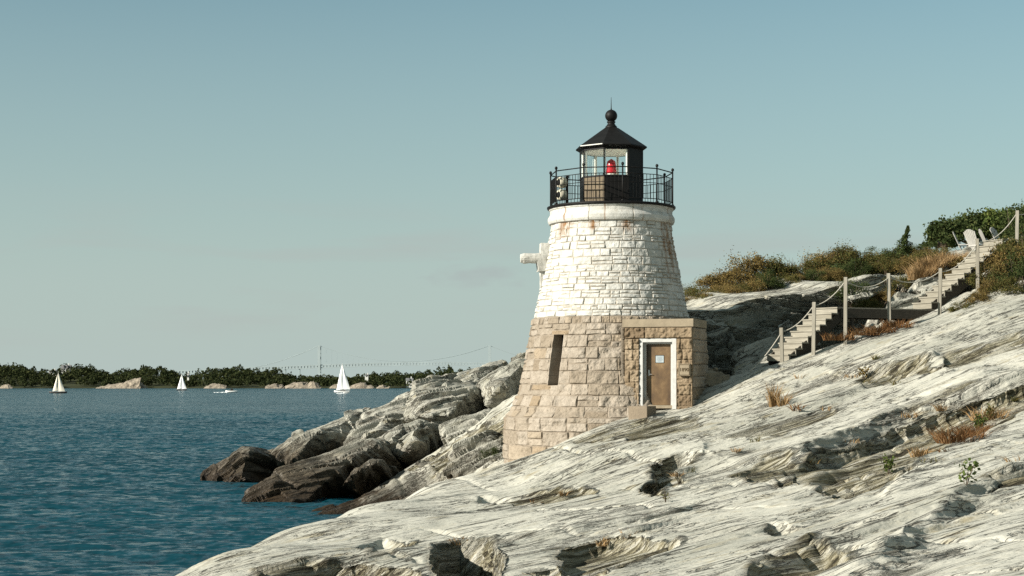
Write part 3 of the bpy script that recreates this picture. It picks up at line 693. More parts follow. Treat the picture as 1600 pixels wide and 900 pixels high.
# gallery
ZD = Zt(326)
MB().lathe([(1.95, ZD - .04), (2.07, ZD - .04), (2.09, ZD - .01), (2.09, ZD + .03), (2.05, ZD + .045), (.9, ZD + .045)], 80).build('gallery_deck', M_IRON, lh)
RP = 2.0; pa = [math.radians(7 + 36 * k) for k in range(10)]
def rp(a, z, r=RP): return Vector((r * math.sin(a), -r * math.cos(a), z))
for k, a in enumerate(pa):
    pm = MB(); pm.tube([rp(a, ZD), rp(a, ZD + 1.17)], .024, 8)
    pm.lathe([(.01, ZD + 1.15), (.04, ZD + 1.175), (.05, ZD + 1.21), (.04, ZD + 1.245), (.012, ZD + 1.265)], 10, tuple(rp(a, 0))[:2])
    pm.lathe([(.05, ZD + .04), (.05, ZD + .07), (.03, ZD + .10)], 8, tuple(rp(a, 0))[:2])
    pm.build('railing_post', M_IRON, lh, True)
for zz, rad in ((1.12, .019), (.93, .013), (.66, .011), (.16, .014)):
    rm = MB()
    for k in range(10): rm.tube([rp(pa[k], ZD + zz), rp(pa[(k + 1) % 10], ZD + zz)], rad, 6)
    rm.build('rail', M_IRON, lh, True)
for k in range(10):
    A, B = rp(pa[k], 0), rp(pa[(k + 1) % 10], 0); bm_ = MB()
    for j in range(1, 10):
        p = A.lerp(B, j / 10); bm_.tube([p + Vector((0, 0, ZD + .16)), p + Vector((0, 0, ZD + .93))], .0095, 5)
    bm_.build('baluster_panel', M_IRON, lh)

# lantern: eight sides, glazed except towards the land
VA = [math.radians(-16 + 45 * k) for k in range(8)]; RL = 1.055
ZS, ZE = Zt(281), Zt(237)
def lv(a, z, r=RL): return Vector((r * math.sin(a), -r * math.cos(a), z))
def facet(mb, k, z0, z1, r0, r1, f0=0.0, f1=1.0):
    a, b = VA[k], VA[(k + 1) % 8]
    pts = []
    for r in (r1, r0):
        p, q = lv(a, 0, r), lv(b, 0, r); pts.append((p.lerp(q, f0), p.lerp(q, f1)))
    (o0, o1), (i0, i1) = pts
    mb.prism([o0 + Vector((0, 0, z0)), o1 + Vector((0, 0, z0)), i1 + Vector((0, 0, z0)), i0 + Vector((0, 0, z0))], (0, 0, z1 - z0)); return mb
lant = MB()
for k in range(8):
    if k != 7: facet(lant, k, ZD + .045, ZS, RL - .05, RL)
lant = lant.build('lantern_wall', M_IRON, lh)
pw = MB(); facet(pw, 7, ZD + .045, ZS, RL - .05, RL)
for f in (.2, .4, .6, .8): facet(pw, 7, ZD + .05, ZS - .01, RL + .002, RL + .014, f - .008, f + .008)
facet(pw, 7, ZD + .52, ZD + .56, RL + .016, RL + .03)
tag(pw.build('lantern_panel', M_IRON_TAN, lh), 'tan panel below the seaward pane')
sm = MB()
for k in range(8): facet(sm, k, ZS, ZS + .05, RL - .09, RL + .02)
sm.build('lantern_sill', M_IRON, lh)
fr = MB()
for k in range(8):
    p = lv(VA[k], 0, RL - .02); fr.bar(p + Vector((0, 0, ZS + .05)), p + Vector((0, 0, ZE)), .045)
    facet(fr, k, ZE - .04, ZE, RL - .06, RL)
fr.build('glazing_frame', M_IRON, lh)
for k in (1, 2):
    o = facet(MB(), k, ZS + .05, ZE - .04, RL - .07, RL - .005).build('solid_panel', M_IRON, lh)
    facet(MB(), k, ZS + .05, ZE - .04, RL - .11, RL - .08).build('white_lining', M_CEIL, o)
for k in range(8):
    if k not in (1, 2):
        for f0 in (.02, .95): facet(MB(), k, ZS + .052, ZE - .042, RL - .11, RL - .065, f0, f0 + .03).build('white_jamb', M_CEIL, lh)
for k in (0, 3, 4, 5, 6, 7):
    facet(MB(), k, ZS + .05, ZE - .04, RL - .052, RL - .045, .04, .96).build('glass_pane', M_GLASS, lh)
MB().lathe([(RL - .07, ZE - .036), (RL - .07, ZE - .012)], 8, (0, 0), VA[0]).build('lantern_ceiling', M_CEIL, lh)
rf = MB().lathe([(1.05, ZE - .002), (1.10, ZE + .03), (1.16, ZE + .06), (1.19, ZE + .085), (1.18, ZE + .12), (.24, Zt(200.5)), (.2, Zt(200))], 8, (0, 0), VA[0]).build('roof', M_IRON, lh)
fm = MB(); facet(fm, 7, ZE + .088, ZE + .118, 1.188, 1.20, .03, .97)
fm.build('fascia_highlight', M_WHITE, lh)  # sunlight on the eave fascia painted as a white strip, this facet only
cy = Zt(181)
fin = [(.2, Zt(201)), (.19, Zt(198)), (.15, Zt(196)), (.11, Zt(193)), (.14, Zt(191.5)), (.14, Zt(190)), (.09, Zt(189))]
fin += [(max(.02, .2 * math.sin(t)), cy - .2 * math.cos(t)) for t in np.linspace(.45, PI - .15, 14)]
MB().lathe(fin, 24).build('ball_finial', M_IRON, lh, True)
MB().tube([(0, 0, Zt(172.5)), (0, 0, Zt(168)), (0, 0, Zt(152))], [.03, .014, .006], 8).build('lightning_rod', M_IRON, lh)
MB().lathe([(RL - .12, ZS - .06), (RL - .12, ZS - .03)], 8, (0, 0), VA[0]).build('bounce_disc', M_CEIL, lh)  # white disc added at sill height to bounce sun onto the ceiling
# red beacon inside the lantern
bc = empty('beacon', (LX, LY - .05, ZD + .05)); zb = ZD + .05
tag(bc, 'red beacon lamp on a pale stand behind the lantern glass', 'lamp')
mr_ = Mat('red_lens'); mr_.set(Base_Color=(.42, .012, .02, 1), Roughness=.25, Transmission_Weight=.15)
b0 = Zt(272) - zb; b1 = Zt(250) - zb
MB().lathe([(.175, b0), (.17, b0 + .06), (.175, b0 + .08), (.155, b0 + .2), (.16, b0 + .22), (.14, b0 + .38), (.12, b1 - .04), (.05, b1), (.015, b1 + .03)], 20).build('red_lens', mr_.m, bc, True)
MB().lathe([(.09, b0 - .13), (.13, b0 - .10), (.17, b0 - .03), (.17, b0)], 20).build('lamp_base', M_WHITE, bc, True)
MB().lathe([(.09, 0), (.09, .03), (.045, .05), (.045, b0 - .13)], 12).build('lamp_stand', M_WHITE, bc, True)
# fog signal on the gallery
fa = math.radians(-58); fs = empty('fog_signal', (LX + 1.72 * math.sin(math.radians(-68)), LY - 1.6 * math.cos(math.radians(-68)), ZD + .045), fa)
tag(fs, 'cream fog signal of two stacked drums behind the gallery railing', 'fog horn')
M_CREAM = plain('cream_paint', (.52, .48, .37), .6, 0, .3, .2, 7)
MB().box(-.03, .03, .12, .18, 0, .95).box(-.16, .16, -.12, .16, .0, .04).build('stand', M_IRON, fs, False, .006)
for z0 in (.16, .56):
    MB().tube([(0, -.17, z0 + .17), (0, -.12, z0 + .17), (0, .05, z0 + .17), (0, .11, z0 + .17)], [.15, .175, .175, .12], 18).build('horn_drum', M_CREAM, fs, True)
    MB().tube([(0, -.175, z0 + .17), (0, -.165, z0 + .17)], [.10, .11], 16).build('horn_grille', M_IRON, fs, True)
MB().tube([(0, .115, .24), (0, .16, .5), (0, .115, .82)], .03, 8).build('cable_box', M_IRON, fs, True)

# portico with the door
PR = math.radians(-19); PO = P(1029, 634, 51.75)
PLOC = (PO.x - LX, PO.y - LY, 0); z_g = Zt(700); zt_ = 4.5 + (599 - 511) / 51.0
hw = 1.075; zc1 = 4.5 + (599 - 498.5) / 51.0; zd1 = 4.5 + (599 - 529) / 51.0; zdb = 4.5 + (599 - 634) / 51.0
dx0, dx1 = -.60, .555
def panel(name, x0, x1, z0, z1, nzc, wr, mat, axis='x', y=0.0, xo=0.0, rough=.07, batter=0.0, seed=1):
    rg = np.random.RandomState(seed); n = int((x1 - x0) / .018) + 2; k = int((z1 - z0) / .018) + 2
    zs_ = courses(z0, z1, (z1 - z0) / nzc * .9, (z1 - z0) / nzc * 1.1, rg)
    w, z = np.meshgrid(np.linspace(x0, x1, n), np.linspace(z0, z1, k))
    blk, dj = course_pattern(w, z, zs_, wr, rg, split=.08)
    ed = np.minimum(np.minimum(w - x0, x1 - w), np.minimum(z - z0, z1 - z)); dj = np.minimum(dj, ed + .01)
    pf = sst(.0, .028, dj); nn = np.abs(fbm(w * 6, z * 6, blk * 40, 5)) * 1.6 - .4
    d = pf * (.04 + 1.35 * rough * nn + .03 * (blk * 3.3 % 1)) - .012 * (1 - pf)
    d = np.where(ed < .004, -.06, d)
    if axis == 'x': V = np.stack([w, y - d, z], -1)
    else:
        ww = x0 + (w - x0) * (1 + batter * (zc1 - z) / (zc1 - z_g)); V = np.stack([xo + d, ww, z], -1)
    o = np_mesh(name, V.reshape(-1, 3), grid_faces(k, n), mat, lh, True, {'blk': blk, 'joint': 1 - sst(.004, .02, dj)})
    o.location = PLOC; o.rotation_euler = (0, 0, PR); return o
core = MB()
core.box(-hw, dx0, .04, 2.2, z_g, zt_ - .01); core.box(dx1, hw - .03, .04, 2.0, z_g, zt_ - .01); core.box(dx0, dx1, .04, 2.2, zd1 + .005, zt_ - .01); core.box(dx0, dx1, .55, 2.2, z_g, zd1 + .005)
core.build('portico', M_GRAN, lh, loc=PLOC, rz=PR)
panel('left_pier', -hw, dx0, z_g, zd1, 10, (1.0, 1.6), M_BROWNST, seed=4)
panel('right_pier', dx1, hw, z_g, zd1, 10, (1.0, 1.6), M_BROWNST, seed=5)
panel('lintel', -hw, hw, zd1, zt_, 1, (4, 6), M_BROWNST, seed=6)
panel('side_wall', .0, 1.75, z_g, zt_, 10, (1.2, 2.4), M_GRAN, 'y', xo=hw - .025, rough=.05, batter=.6, seed=8)
panel('return_wall', .0, .9, z_g, zt_, 10, (1.2, 2.4), M_GRAN, 'y', xo=-hw - .05, rough=.03, batter=.3, seed=9)
M_SAND = plain('smooth_sandstone', (.20, .165, .115), .8, 0, .2, .2, 3, .2)
MB().box(-hw - .06, hw + .03, -.07, 1.8, zt_, zc1).build('cap_slab', M_SAND, lh, False, .012, PLOC, PR)
# date stone
zq = 4.5 + (599 - 578) / 51.0
MB().box(.66, 1.02, -.175, .03, zq - .185, zq + .185).build('date_stone', M_SAND, lh, False, .012, PLOC, PR)
def text_mesh(name, s, size, mat, parent, loc, rz, ext=.006):
    cu = bpy.data.curves.new(name, 'FONT'); cu.body = s; cu.size = size; cu.extrude = ext; cu.align_x = 'CENTER'; cu.align_y = 'CENTER'
    t = bpy.data.objects.new(name + '_tmp', cu); COL.objects.link(t)
    me = bpy.data.meshes.new_from_object(t.evaluated_get(bpy.context.evaluated_depsgraph_get())); bpy.data.objects.remove(t)
    me.transform(Matrix.Rotation(PI / 2, 4, 'X')); me.materials.clear()
    o = link_mesh(name, me, mat, parent); o.location = loc; o.rotation_euler = (0, 0, rz); return o
M_CARVE = plain('dark_carving', (.055, .037, .018), .9, 0, .1, .2, 5)
Rz = Matrix.Rotation(PR, 4, 'Z')
q = Rz @ Vector((.84, -.179, zq)); text_mesh('date_numerals', '1890', .150, M_CARVE, lh, (PLOC[0] + q.x, PLOC[1] + q.y, q.z), PR)
fr_ = MB()
for a in ((.675, 1.005, zq - .165, zq - .15), (.675, 1.005, zq + .15, zq + .165), (.675, .69, zq - .148, zq + .148), (.99, 1.005, zq - .148, zq + .148)):
    fr_.box(a[0], a[1], -.181, -.172, a[2], a[3])
fr_.build('date_border', M_CARVE, lh, loc=PLOC, rz=PR)
# door frame and door
jf = MB(); t_ = .075
jf.box(dx0, dx0 + .10, .0, .34, zdb - .1, zd1); jf.box(dx1 - .13, dx1, .0, .34, zdb - .1, zd1); jf.box(dx0 + .10, dx1 - .13, .0, .34, zd1 - .11, zd1)
jf.box(dx0 + .10, dx0 + .165, .12, .33, zdb - .1, zd1 - .11); jf.box(dx1 - .20, dx1 - .13, .12, .33, zdb - .1, zd1 - .11); jf.box(dx0 + .165, dx1 - .20, .12, .33, zd1 - .165, zd1 - .11)
M_FRAME = plain('dull_white_paint', (.36, .36, .34), .6, 0, .3, .12, 6)
jf.build('door_frame', M_FRAME, lh, False, .006, PLOC, PR)
md = Mat('bronze_door'); nzd = md.noise(md.coord((1, 1, .7)), 2.2, 5, .6)
md.set(Base_Color=md.ramp(nzd, [(.3, (.040, .021, .008, 1)), (.52, (.095, .055, .021, 1)), (.72, (.19, .12, .055, 1))]), Roughness=.42, Metallic=.25)
dA, dB = dx0 + .168, dx1 - .203
door = MB().box(dA, dB, .235, .285, zdb + .02, zd1 - .168).build('door', md.m, lh, False, .006, PLOC, PR)
dm = (dA + dB) / 2 + .02; zn = 4.5 + (599 - 561) / 51.0
M_NOTE = plain('notice_paper', (.27, .31, .32), .6, 0, .3, .1, 30)
MB().box(dm - .125, dm + .125, .225, .234, zn - .105, zn + .105).build('notice', M_NOTE, door)
nl_ = MB()
for i, w_ in enumerate((.19, .15, .19, .17, .12)): nl_.box(dm - w_ / 2, dm + w_ / 2, .2225, .2248, zn + .062 - i * .032, zn + .072 - i * .032)
nl_.build('notice_lines', plain('grey_ink', (.08, .10, .12), .8), door)
MB().box(dm - .14, dm + .14, .2275, .2345, zn - .12, zn + .12).build('notice_holder', M_IRON, door)
hd = MB().box(dA + .05, dA + .10, .222, .234, zdb + .92, zdb + 1.10); hd.tube([(dA + .075, .222, zdb + .97), (dA + .075, .17, zdb + .97)], .012, 8); hd.tube([(dA + .075, .18, zdb + .97), (dA + .18, .18, zdb + .96)], .012, 8)
hd.build('handle', plain('steel', (.35, .34, .32), .35, .8), door)
for z_ in (.2, 1.0, 1.75): MB().tube([(dB, .228, zdb + z_), (dB, .228, zdb + z_ + .12)], .012, 8).build('hinge', M_IRON, door)
MB().box(dA - .06, dB + .06, .10, .34, zdb - .08, zdb + .015).build('threshold', M_SAND, lh, False, .008, PLOC, PR)
# rubble footing right of the portico
def hull_rock(name, groups, mat, vox=.08, amp=1.0, parent=None, big=False):
    bm = bmesh.new()
    for pts in groups:
        vs = [bm.verts.new(p) for p in pts]
        r = bmesh.ops.convex_hull(bm, input=vs)
        kill = [e for e in set(r['geom_interior'] + r['geom_unused']) if isinstance(e, bmesh.types.BMVert)]
        if kill: bmesh.ops.delete(bm, geom=kill, context='VERTS')
    me = bpy.data.meshes.new(name); bm.to_mesh(me); bm.free()
    t = bpy.data.objects.new(name, me); COL.objects.link(t)
    md_ = t.modifiers.new('r', 'REMESH'); md_.mode = 'VOXEL'; md_.voxel_size = vox
    dg = bpy.context.evaluated_depsgraph_get(); ev = t.evaluated_get(dg); m2 = bpy.data.meshes.new_from_object(ev)
    bpy.data.objects.remove(t)
    n = len(m2.vertices); V = np.empty(n * 3, np.float32); m2.vertices.foreach_get('co', V); V = V.reshape(-1, 3)
    N = np.empty(n * 3, np.float32); m2.vertices.foreach_get('normal', N); N = N.reshape(-1, 3)
    # average normals so that arrises chip instead of ballooning
    sd_ = (len(bpy.data.meshes) % 17) * .37
    s_ = V @ ST_N; a_ = V @ ST_A; b_ = V @ ST_B
    t = s_ * 1.7 + .5 * fbm(a_ * .4, b_ * .5, s_ * .3, 3); f = t - np.floor(t)
    led = np.where(f < .15, sst(0, .15, f), 1 - (f - .15) / .85) * sst(.35, .6, vn(a_ * .45 + 3, b_ * .6, np.floor(t) * 3.1))
    d = amp * (strata_disp(V[:, 0], V[:, 1], V[:, 2], .75, big) + .05 * fbm(V[:, 0] * .5, V[:, 1] * .5, V[:, 2] * .5, 3) + .26 * led - .05 * np.abs(fbm(a_ * .8, b_ * 1.5, s_ * 4, 4)))
    if vox < .055:                        # broken along the beds and across them into blocks
        wob = .35 * fbm(V[:, 0] * .4, V[:, 1] * .4, V[:, 2] * .4, 3)
        l1 = np.floor(s_ * 1.15 + wob + sd_); l2 = np.floor(a_ * .55 + 1.4 * wob + sd_ * 2); l3 = np.floor(b_ * .62 + wob)
        d = d + .40 * (vn(l1 * 3.37, l1 * 0 + sd_, l1 * 0) - .55) + .34 * (vn(l2 * 5.13, l1 * 1.71, l3 * 2.3) - .5) + .05 * fbm(V[:, 0] * 2.2, V[:, 1] * 2.2, V[:, 2] * 3.5, 4)
    V = V + N * d[:, None]
    c = V.mean(0); c[2] = V[:, 2].min()
    m2.vertices.foreach_set('co', (V - c).ravel().astype(np.float32)); m2.update()
    m2.polygons.foreach_set('use_smooth', [False] * len(m2.polygons)); m2.materials.clear()
    o = link_mesh(name, m2, mat, parent); o.location = tuple(float(x) for x in c); return o
def pxrock(name, pts, label, depth=2.2, drop=.7, vox=.05, amp=1.0, mat=None, cat='boulder', group='boulders on the point behind the tower', fx=.25):
    A = [P(*p) for p in pts]; B = [p + Vector((fx * depth, depth, -drop)) for p in A]
    o = hull_rock(name, [A + B], mat or M_BOULD, vox, amp); return tag(o, label, cat, group)

# stepping block at the door and rubble at the right foot
so_ = P(1000, 647, 50.75)
st = MB().box(-.30, .30, -.2, .6, -.5, .24)
o = st.build('stone_step', M_GRAN, None, False, .02, (so_.x, so_.y, so_.z), PR - .1); tag(o, 'pink granite block set as a step left of the door sill', 'step')
for i, (px, py, w, h, lab) in enumerate(((1103, 596, 1.0, .38, 'brown rubble block lowest at the right foot of the doorway'), (1121, 592, .75, .3, 'brown rubble block at the outer end of the footing right of the door'), (1090, 600, .9, .5, 'dark rubble block against the doorway side wall'), (1132, 597, .5, .26, 'last small rubble block at the tip of the footing'), (1108, 583, .5, .36, 'small pale rubble block on top of the footing right of the door'))):
    c = P(px, py, 53.4 + .2 * i); rg = random.Random(i)
    pts = [c + Vector((sx * w / 2 * rg.uniform(.8, 1), sy * .35, sz * h / 2 * rg.uniform(.8, 1.05))) for sx in (-1, 1) for sy in (-1, 1) for sz in (-1.4, 1)]
    tag(hull_rock('rubble_block', [pts], M_SAND, .035, .25), lab, 'stone', 'rubble at the foot of the tower')

# ------------------------------------------------------------------ boulders on the point
pxrock('boulder', [(323,748,78.2),(345,730,79),(379,704,79.6),(416,707,80),(455,716,81.2),(462,730,81.2),(372,757,76.2),(386,711,77.4),(420,754,78)], 'dark wedge boulder at the seaward tip of the point, standing in the water')
pxrock('boulder', [(416,707,80),(484,673,81),(570,642,82),(577,652,82.4),(549,679,82),(460,717,77.2),(484,686,77.6),(546,679,80.2),(456,724,77.2),(482,730,78.6),(536,698,80.4)], 'long boulder with a square black end face just above the dark wedge at the tip')
pxrock('boulder', [(500,742,73),(535,702,76),(560,662,77),(578,648,79),(640,619,80),(640,652,77.4),(624,678,75.6),(590,687,74.6),(520,738,72.6)], 'pale sloping slab in the middle of the pile below the biggest boulder', depth=3)
pxrock('boulder', [(638,650,75),(646,622,77),(672,607,79),(702,599,79.6),(764,607,78.2),(769,620,78.2),(748,642,76.6),(700,647,73.2),(658,652,73.4),(655,626,74.6),(735,612,75.6)], 'biggest pale rounded boulder overhanging a black gap', depth=3)
pxrock('boulder', [(642,610,82),(648,598,82),(675,587,83),(707,589,83.4),(720,602,82.4),(680,614,79.6),(650,624,79)], 'pale boulder on the skyline behind the biggest boulder')
pxrock('boulder', [(705,592,84),(750,576,84),(783,567,85),(795,569,86),(756,598,83.5),(738,602,80.8)], 'low slab on the skyline with its right end in shade', depth=3)
pxrock('boulder', [(750,602,77),(816,569,75.6),(822,600,77.5),(776,634,74.2),(760,632,74),(776,608,72.6)], 'tilted block with a broad black right face beside the tower wall', depth=2.4)
pxrock('boulder', [(588,688,72),(657,659,72.6),(685,667,73),(690,686,73.6),(660,706,71.6),(632,711,70.6),(600,697,70.8),(650,669,70.2)], 'blocky grey boulder in the hollow below the black gap')
pxrock('boulder', [(674,658,74),(690,650,75),(704,653,75),(692,664,73.4)], 'small pale stone wedged in the black gap', depth=1.0, vox=.06, amp=.6)
pxrock('boulder', [(384,780,64.6),(440,741,68),(535,712,70),(614,685,72),(631,703,73),(604,728,70.6),(505,772,66.4),(470,790,63.6),(400,790,63.4),(448,745,65.2),(552,714,67.4)], 'long dark striped slab running down into the water in front of the pile', depth=3)
pxrock('boulder', [(530,762,66),(560,740,66),(594,721,67.4),(607,748,68.4),(560,772,66.2),(548,742,64.8)], 'dark low boulder between the long striped slab and the shore ledge')
pxrock('boulder', [(696,738,57.6),(716,704,58.6),(766,688,58.8),(796,700,57.4),(796,742,55.6),(740,748,56.4)], 'dark fractured block of rock against the seaward foot of the tower', depth=1.6, drop=.4)
pxrock('boulder', [(612,772,61.4),(650,738,61.4),(690,716,61),(704,728,60),(660,762,60)], 'low striped ledge block on the shore ledge above the water', depth=1.2, drop=.4)
pxrock('boulder', [(690,668,71),(740,650,72),(776,640,72),(740,668,69.5),(700,684,69)], 'shaded stone in the crevice beside the shore ledge', depth=1.6)
pxrock('boulder', [(556,694,73),(600,664,75),(618,658,76),(622,676,75),(590,686,73.4)], 'dark block wedged below the pale sloping slab', depth=1.4)
pxrock('boulder', [(812,556,83),(822,548,83),(842,560,84),(830,590,82),(806,590,82)], 'small rough knob of rock on the skyline against the tower wall', depth=2.4)
# ------------------------------------------------------------------ rocks along the cliff by the tower
pxrock('boulder', [(1078,484,61.4),(1120,474,61.4),(1135,482,61),(1112,500,60.4),(1082,500,60.4)], 'small tan ledge block on the cliff edge just right of the tower', depth=1.6, drop=.3, group='rocks of the cliff behind the tower')
pxrock('boulder', [(1146,592,54.6),(1164,566,55.6),(1196,548,56.2),(1224,546,55.6),(1222,566,54.4),(1180,582,54.0)], 'pale rounded slab just left of the foot of the lower stairs', depth=1.2, drop=.5, group='rocks of the cliff behind the tower')
pxrock('boulder', [(1192,540,56.4),(1212,518,57),(1246,508,57),(1270,514,56.6),(1262,536,55.8),(1222,546,55.8)], 'lit rock knob behind the middle of the lower stairs', depth=1.4, drop=.5, group='rocks of the cliff behind the tower')
pxrock('boulder', [(1084,520,58.0),(1104,500,58.4),(1134,496,58.6),(1140,512,58.2),(1112,528,57.6)], 'brownish ledge block below the cliff edge right of the tower', depth=1.2, drop=.4, group='rocks of the cliff behind the tower')
pxrock('boulder', [(1318,440,62.5),(1352,432,62.5),(1400,436,63),(1404,444,62.5),(1360,462,61.4),(1322,470,61)], 'pale flat rock in the brush behind the boardwalk', depth=1.6, drop=.3, group='rocks of the cliff behind the tower')
pxrock('boulder', [(1390,474,58.6),(1410,462,59.4),(1462,452,59.6),(1470,474,58.8),(1440,482,58),(1392,482,58)], 'smooth rounded pale rock at the foot of the upper stairs', depth=1.8, drop=.3, group='rocks of the cliff behind the tower')
pxrock('boulder', [(1425,452,60.5),(1440,440,61),(1478,434,61.4),(1484,446,61),(1450,458,60)], 'pale ledge beside the lower steps of the upper flight', depth=1.4, drop=.3, group='rocks of the cliff behind the tower')

# ------------------------------------------------------------------ wooden stairs, boardwalk, posts, rope
def flight(name, label, p0, az, n, run, rise, width):
    """p0: right (near) bottom corner; steps climb towards az; width goes to the left"""
    r = empty(name, p0, -az); tag(r, label, 'stairs')      # local +y = direction of climb
    for i in range(n):
        MB().box(-width, .03, i * run - .03, i * run + run + .02, (i + 1) * rise - .045, (i + 1) * rise).build('tread', M_STAIR, r, False, .006)
        MB().box(-width + .02, 0, i * run, i * run + .035, i * rise - .02, (i + 1) * rise - .048).build('riser', M_STAIR, r, False, .004)
    for x in (-width + .06, -.06):
        MB().prism([(x - .025, 0.04, -.12), (x - .025, .04, rise - .05), (x - .025, n * run, n * rise - .05), (x - .025, n * run, n * rise - .40), (x - .025, .25, -.2)], (.05, 0, 0)).build('stringer', M_SHADEWOOD, r)
    return r
f1 = P(1234, 563, 53.5); az1 = math.radians(52); run1, rise1, n1 = .28, .1945, 9
flight('wooden_stairs', 'lower flight of weathered wooden stairs climbing from the rock to the boardwalk', f1, az1, n1, run1, rise1, 1.0)
e1 = f1 + Vector((math.sin(az1) * run1 * n1, math.cos(az1) * run1 * n1, rise1 * n1))
f2 = Vector((14.05, 56.6, e1.z + .05)); az2 = math.radians(63); n2, run2, rise2 = 12, .285, .203
flight('wooden_stairs', 'upper flight of weathered wooden stairs climbing from the boardwalk to the chairs', f2, az2, n2, run2, rise2, .95)
e2 = f2 + Vector((math.sin(az2) * run2 * n2, math.cos(az2) * run2 * n2, rise2 * n2))
bw = empty('boardwalk', (e1.x, e1.y, e1.z)); tag(bw, 'level wooden boardwalk with a dark side beam between the two flights of stairs', 'boardwalk')
bd = Vector((f2.x - e1.x, f2.y - e1.y, .0)); bl = bd.length; ba_ = math.atan2(bd.y, bd.x); pl = MB(); nb = int(bl / .15)
Mb = Matrix.Rotation(ba_, 4, 'Z')
for i in range(nb + 6): pl.box(i * .15 - .0, i * .15 + .14, -.02, 1.15, -.04, 0, Mb)
pl.build('decking', M_STAIR, bw)
MB().box(-.1, bl + .75, -.03, .03, -.34, -.042, Mb).build('side_beam', M_SHADEWOOD, bw)
MB().box(-.1, bl + .75, 1.05, 1.11, -.34, -.042, Mb).build('side_beam', M_SHADEWOOD, bw)
for t in (.12, .5, .88):
    MB().box(t * bl - .05, t * bl + .05, .04, .14, -1.2, -.044, Mb).build('pier', M_SHADEWOOD, bw)
posts = [(1222,512,572,53.3,'short weathered post at the foot of the lower stairs, lowest of the rope posts'),
 (1271,472,556,53.6,'weathered post halfway up the lower stairs'),
 (1321,433,527,54.0,'weathered post at the left end of the boardwalk'),
 (1390,427,518,54.8,'weathered post at the middle of the boardwalk'),
 (1468,419,502,55.8,'weathered post at the right end of the boardwalk'),
 (1528,373,464,56.4,'weathered post halfway up the upper stairs'),
 (1588,329,424,57.2,'tallest-standing weathered post near the top of the upper stairs, by the chairs')]
tops = []
for px, y0, y1, Y, lab in posts:
    a, b = P(px, y1, Y), P(px, y0, Y); zb_ = min(a.z, gz(a.x, a.y) - .1); hgt = b.z - a.z
    low = zb_ - a.z
    pm = MB().box(-.056, .056, -.056, .056, low, hgt)
    o = pm.build('rope_post', M_POST, None, False, .012, (a.x, a.y, a.z), math.radians(-20)); o.rotation_euler[1] = math.radians((-1.2, .8, .3, -1.0, 1.1, -.6, 1.0)[len(tops)]); tag(o, lab, 'post', 'posts along the stairs')
    tops.append(Vector((a.x, a.y, b.z - .12)))
rpts = []
start = gp(1172, 52.9); chain = [Vector((start.x, start.y, start.z + .05))] + tops + [tops[-1] + Vector((1.6, 1.3, .9))]
for i, (a, b) in enumerate(zip(chain, chain[1:])):
    sag = .16 if i in (1, 2) else .10 if i == 0 else .26
    for k in range(12):
        t = k / 12; rpts.append(a.lerp(b, t) - Vector((0, 0, sag * 4 * t * (1 - t))) + Vector((0, -.0, 0)))
rpts.append(chain[-1])
o = MB().tube(rpts, .016, 6).build('rope', M_ROPE, None, True); tag(o, 'pale slack rope strung through the posts along the stairs as a handrail', 'rope')

# ------------------------------------------------------------------ adirondack chairs
M_CHAIR = plain('white_wood', (.30, .29, .265), .7, 0, .2, .12, 6)
def chair(loc, rz, label):
    r = empty('garden_chair', loc, rz); tag(r, label, 'chair', 'garden chairs at the top of the stairs')   # local -y is the front
    for x in (-.28, .28):
        MB().box(x - .03, x + .03, -.38, -.32, 0, .56).build('leg', M_CHAIR, r); MB().bar((x * .9, -.3, .33), (x * .9, .48, .02), .03, .1).build('leg', M_CHAIR, r)
        MB().box(x * 1.15 - .07, x * 1.15 + .07, -.45, .32, .56, .585).build('arm_rest', M_CHAIR, r)
    sm_ = MB()
    for i in range(5): sm_.bar((-.26, -.33 + .12 * i, .37 - .045 * i), (.26, -.33 + .12 * i, .37 - .045 * i), .1, .022)
    sm_.build('seat', M_CHAIR, r)
    bm_ = MB()
    for i in range(7):
        x = -.255 + .085 * i; L = .86 + .14 * math.cos(x * 5)
        bm_.bar((x * .8, .16, .22), (x * 1.12, .16 + L * .40, .22 + L * .9), .078, .02, (0, 1, 0))
    bm_.bar((-.28, .30, .52), (.28, .30, .52), .03, .07); bm_.build('backrest', M_CHAIR, r)
for px, py, Y, rz, lab in ((1512, 399, 66, 1.2, 'leftmost white garden chair at the top of the stairs, seen side-on'), (1531, 398, 64.5, 2.0, 'second white garden chair from the left, facing away beside the stair post'),
                           (1553, 396, 65, 1.45, 'third white garden chair from the left, partly behind the top steps'), (1571, 391, 67, .9, 'rightmost white garden chair, only its back showing above the top step')):
    p = P(px, py + 7, Y); chair((p.x, p.y, p.z), rz, lab)

# ------------------------------------------------------------------ plants
def leaf_mat(name, cols, rough=.7):
    m = Mat(name); ge = m.n('ShaderNodeNewGeometry'); c = m.ramp(ge.outputs['Random Per Island'], cols)
    big = m.noise(m.pos(), .9, 3, .6); c = m.mix(m.ramp(big, [(.38, .45), (.62, 0.0)]), c, tuple(x * .55 for x in cols[0][1][:3]) + (1,))
    df = m.n('ShaderNodeBsdfDiffuse'); tl = m.n('ShaderNodeBsdfTranslucent'); mx = m.n('ShaderNodeMixShader'); mx.inputs[0].default_value = .25
    m.L(c, df.inputs[0]); m.L(c, tl.inputs[0]); m.L(df.outputs[0], mx.inputs[1]); m.L(tl.outputs[0], mx.inputs[2]); m.L(mx.outputs[0], m.out.inputs[0])
    return m.m
LM_OLIVE = leaf_mat('olive_leaves', [(0, (.055, .065, .022, 1)), (.5, (.095, .095, .032, 1)), (.85, (.14, .11, .04, 1)), (1, (.20, .12, .045, 1))])
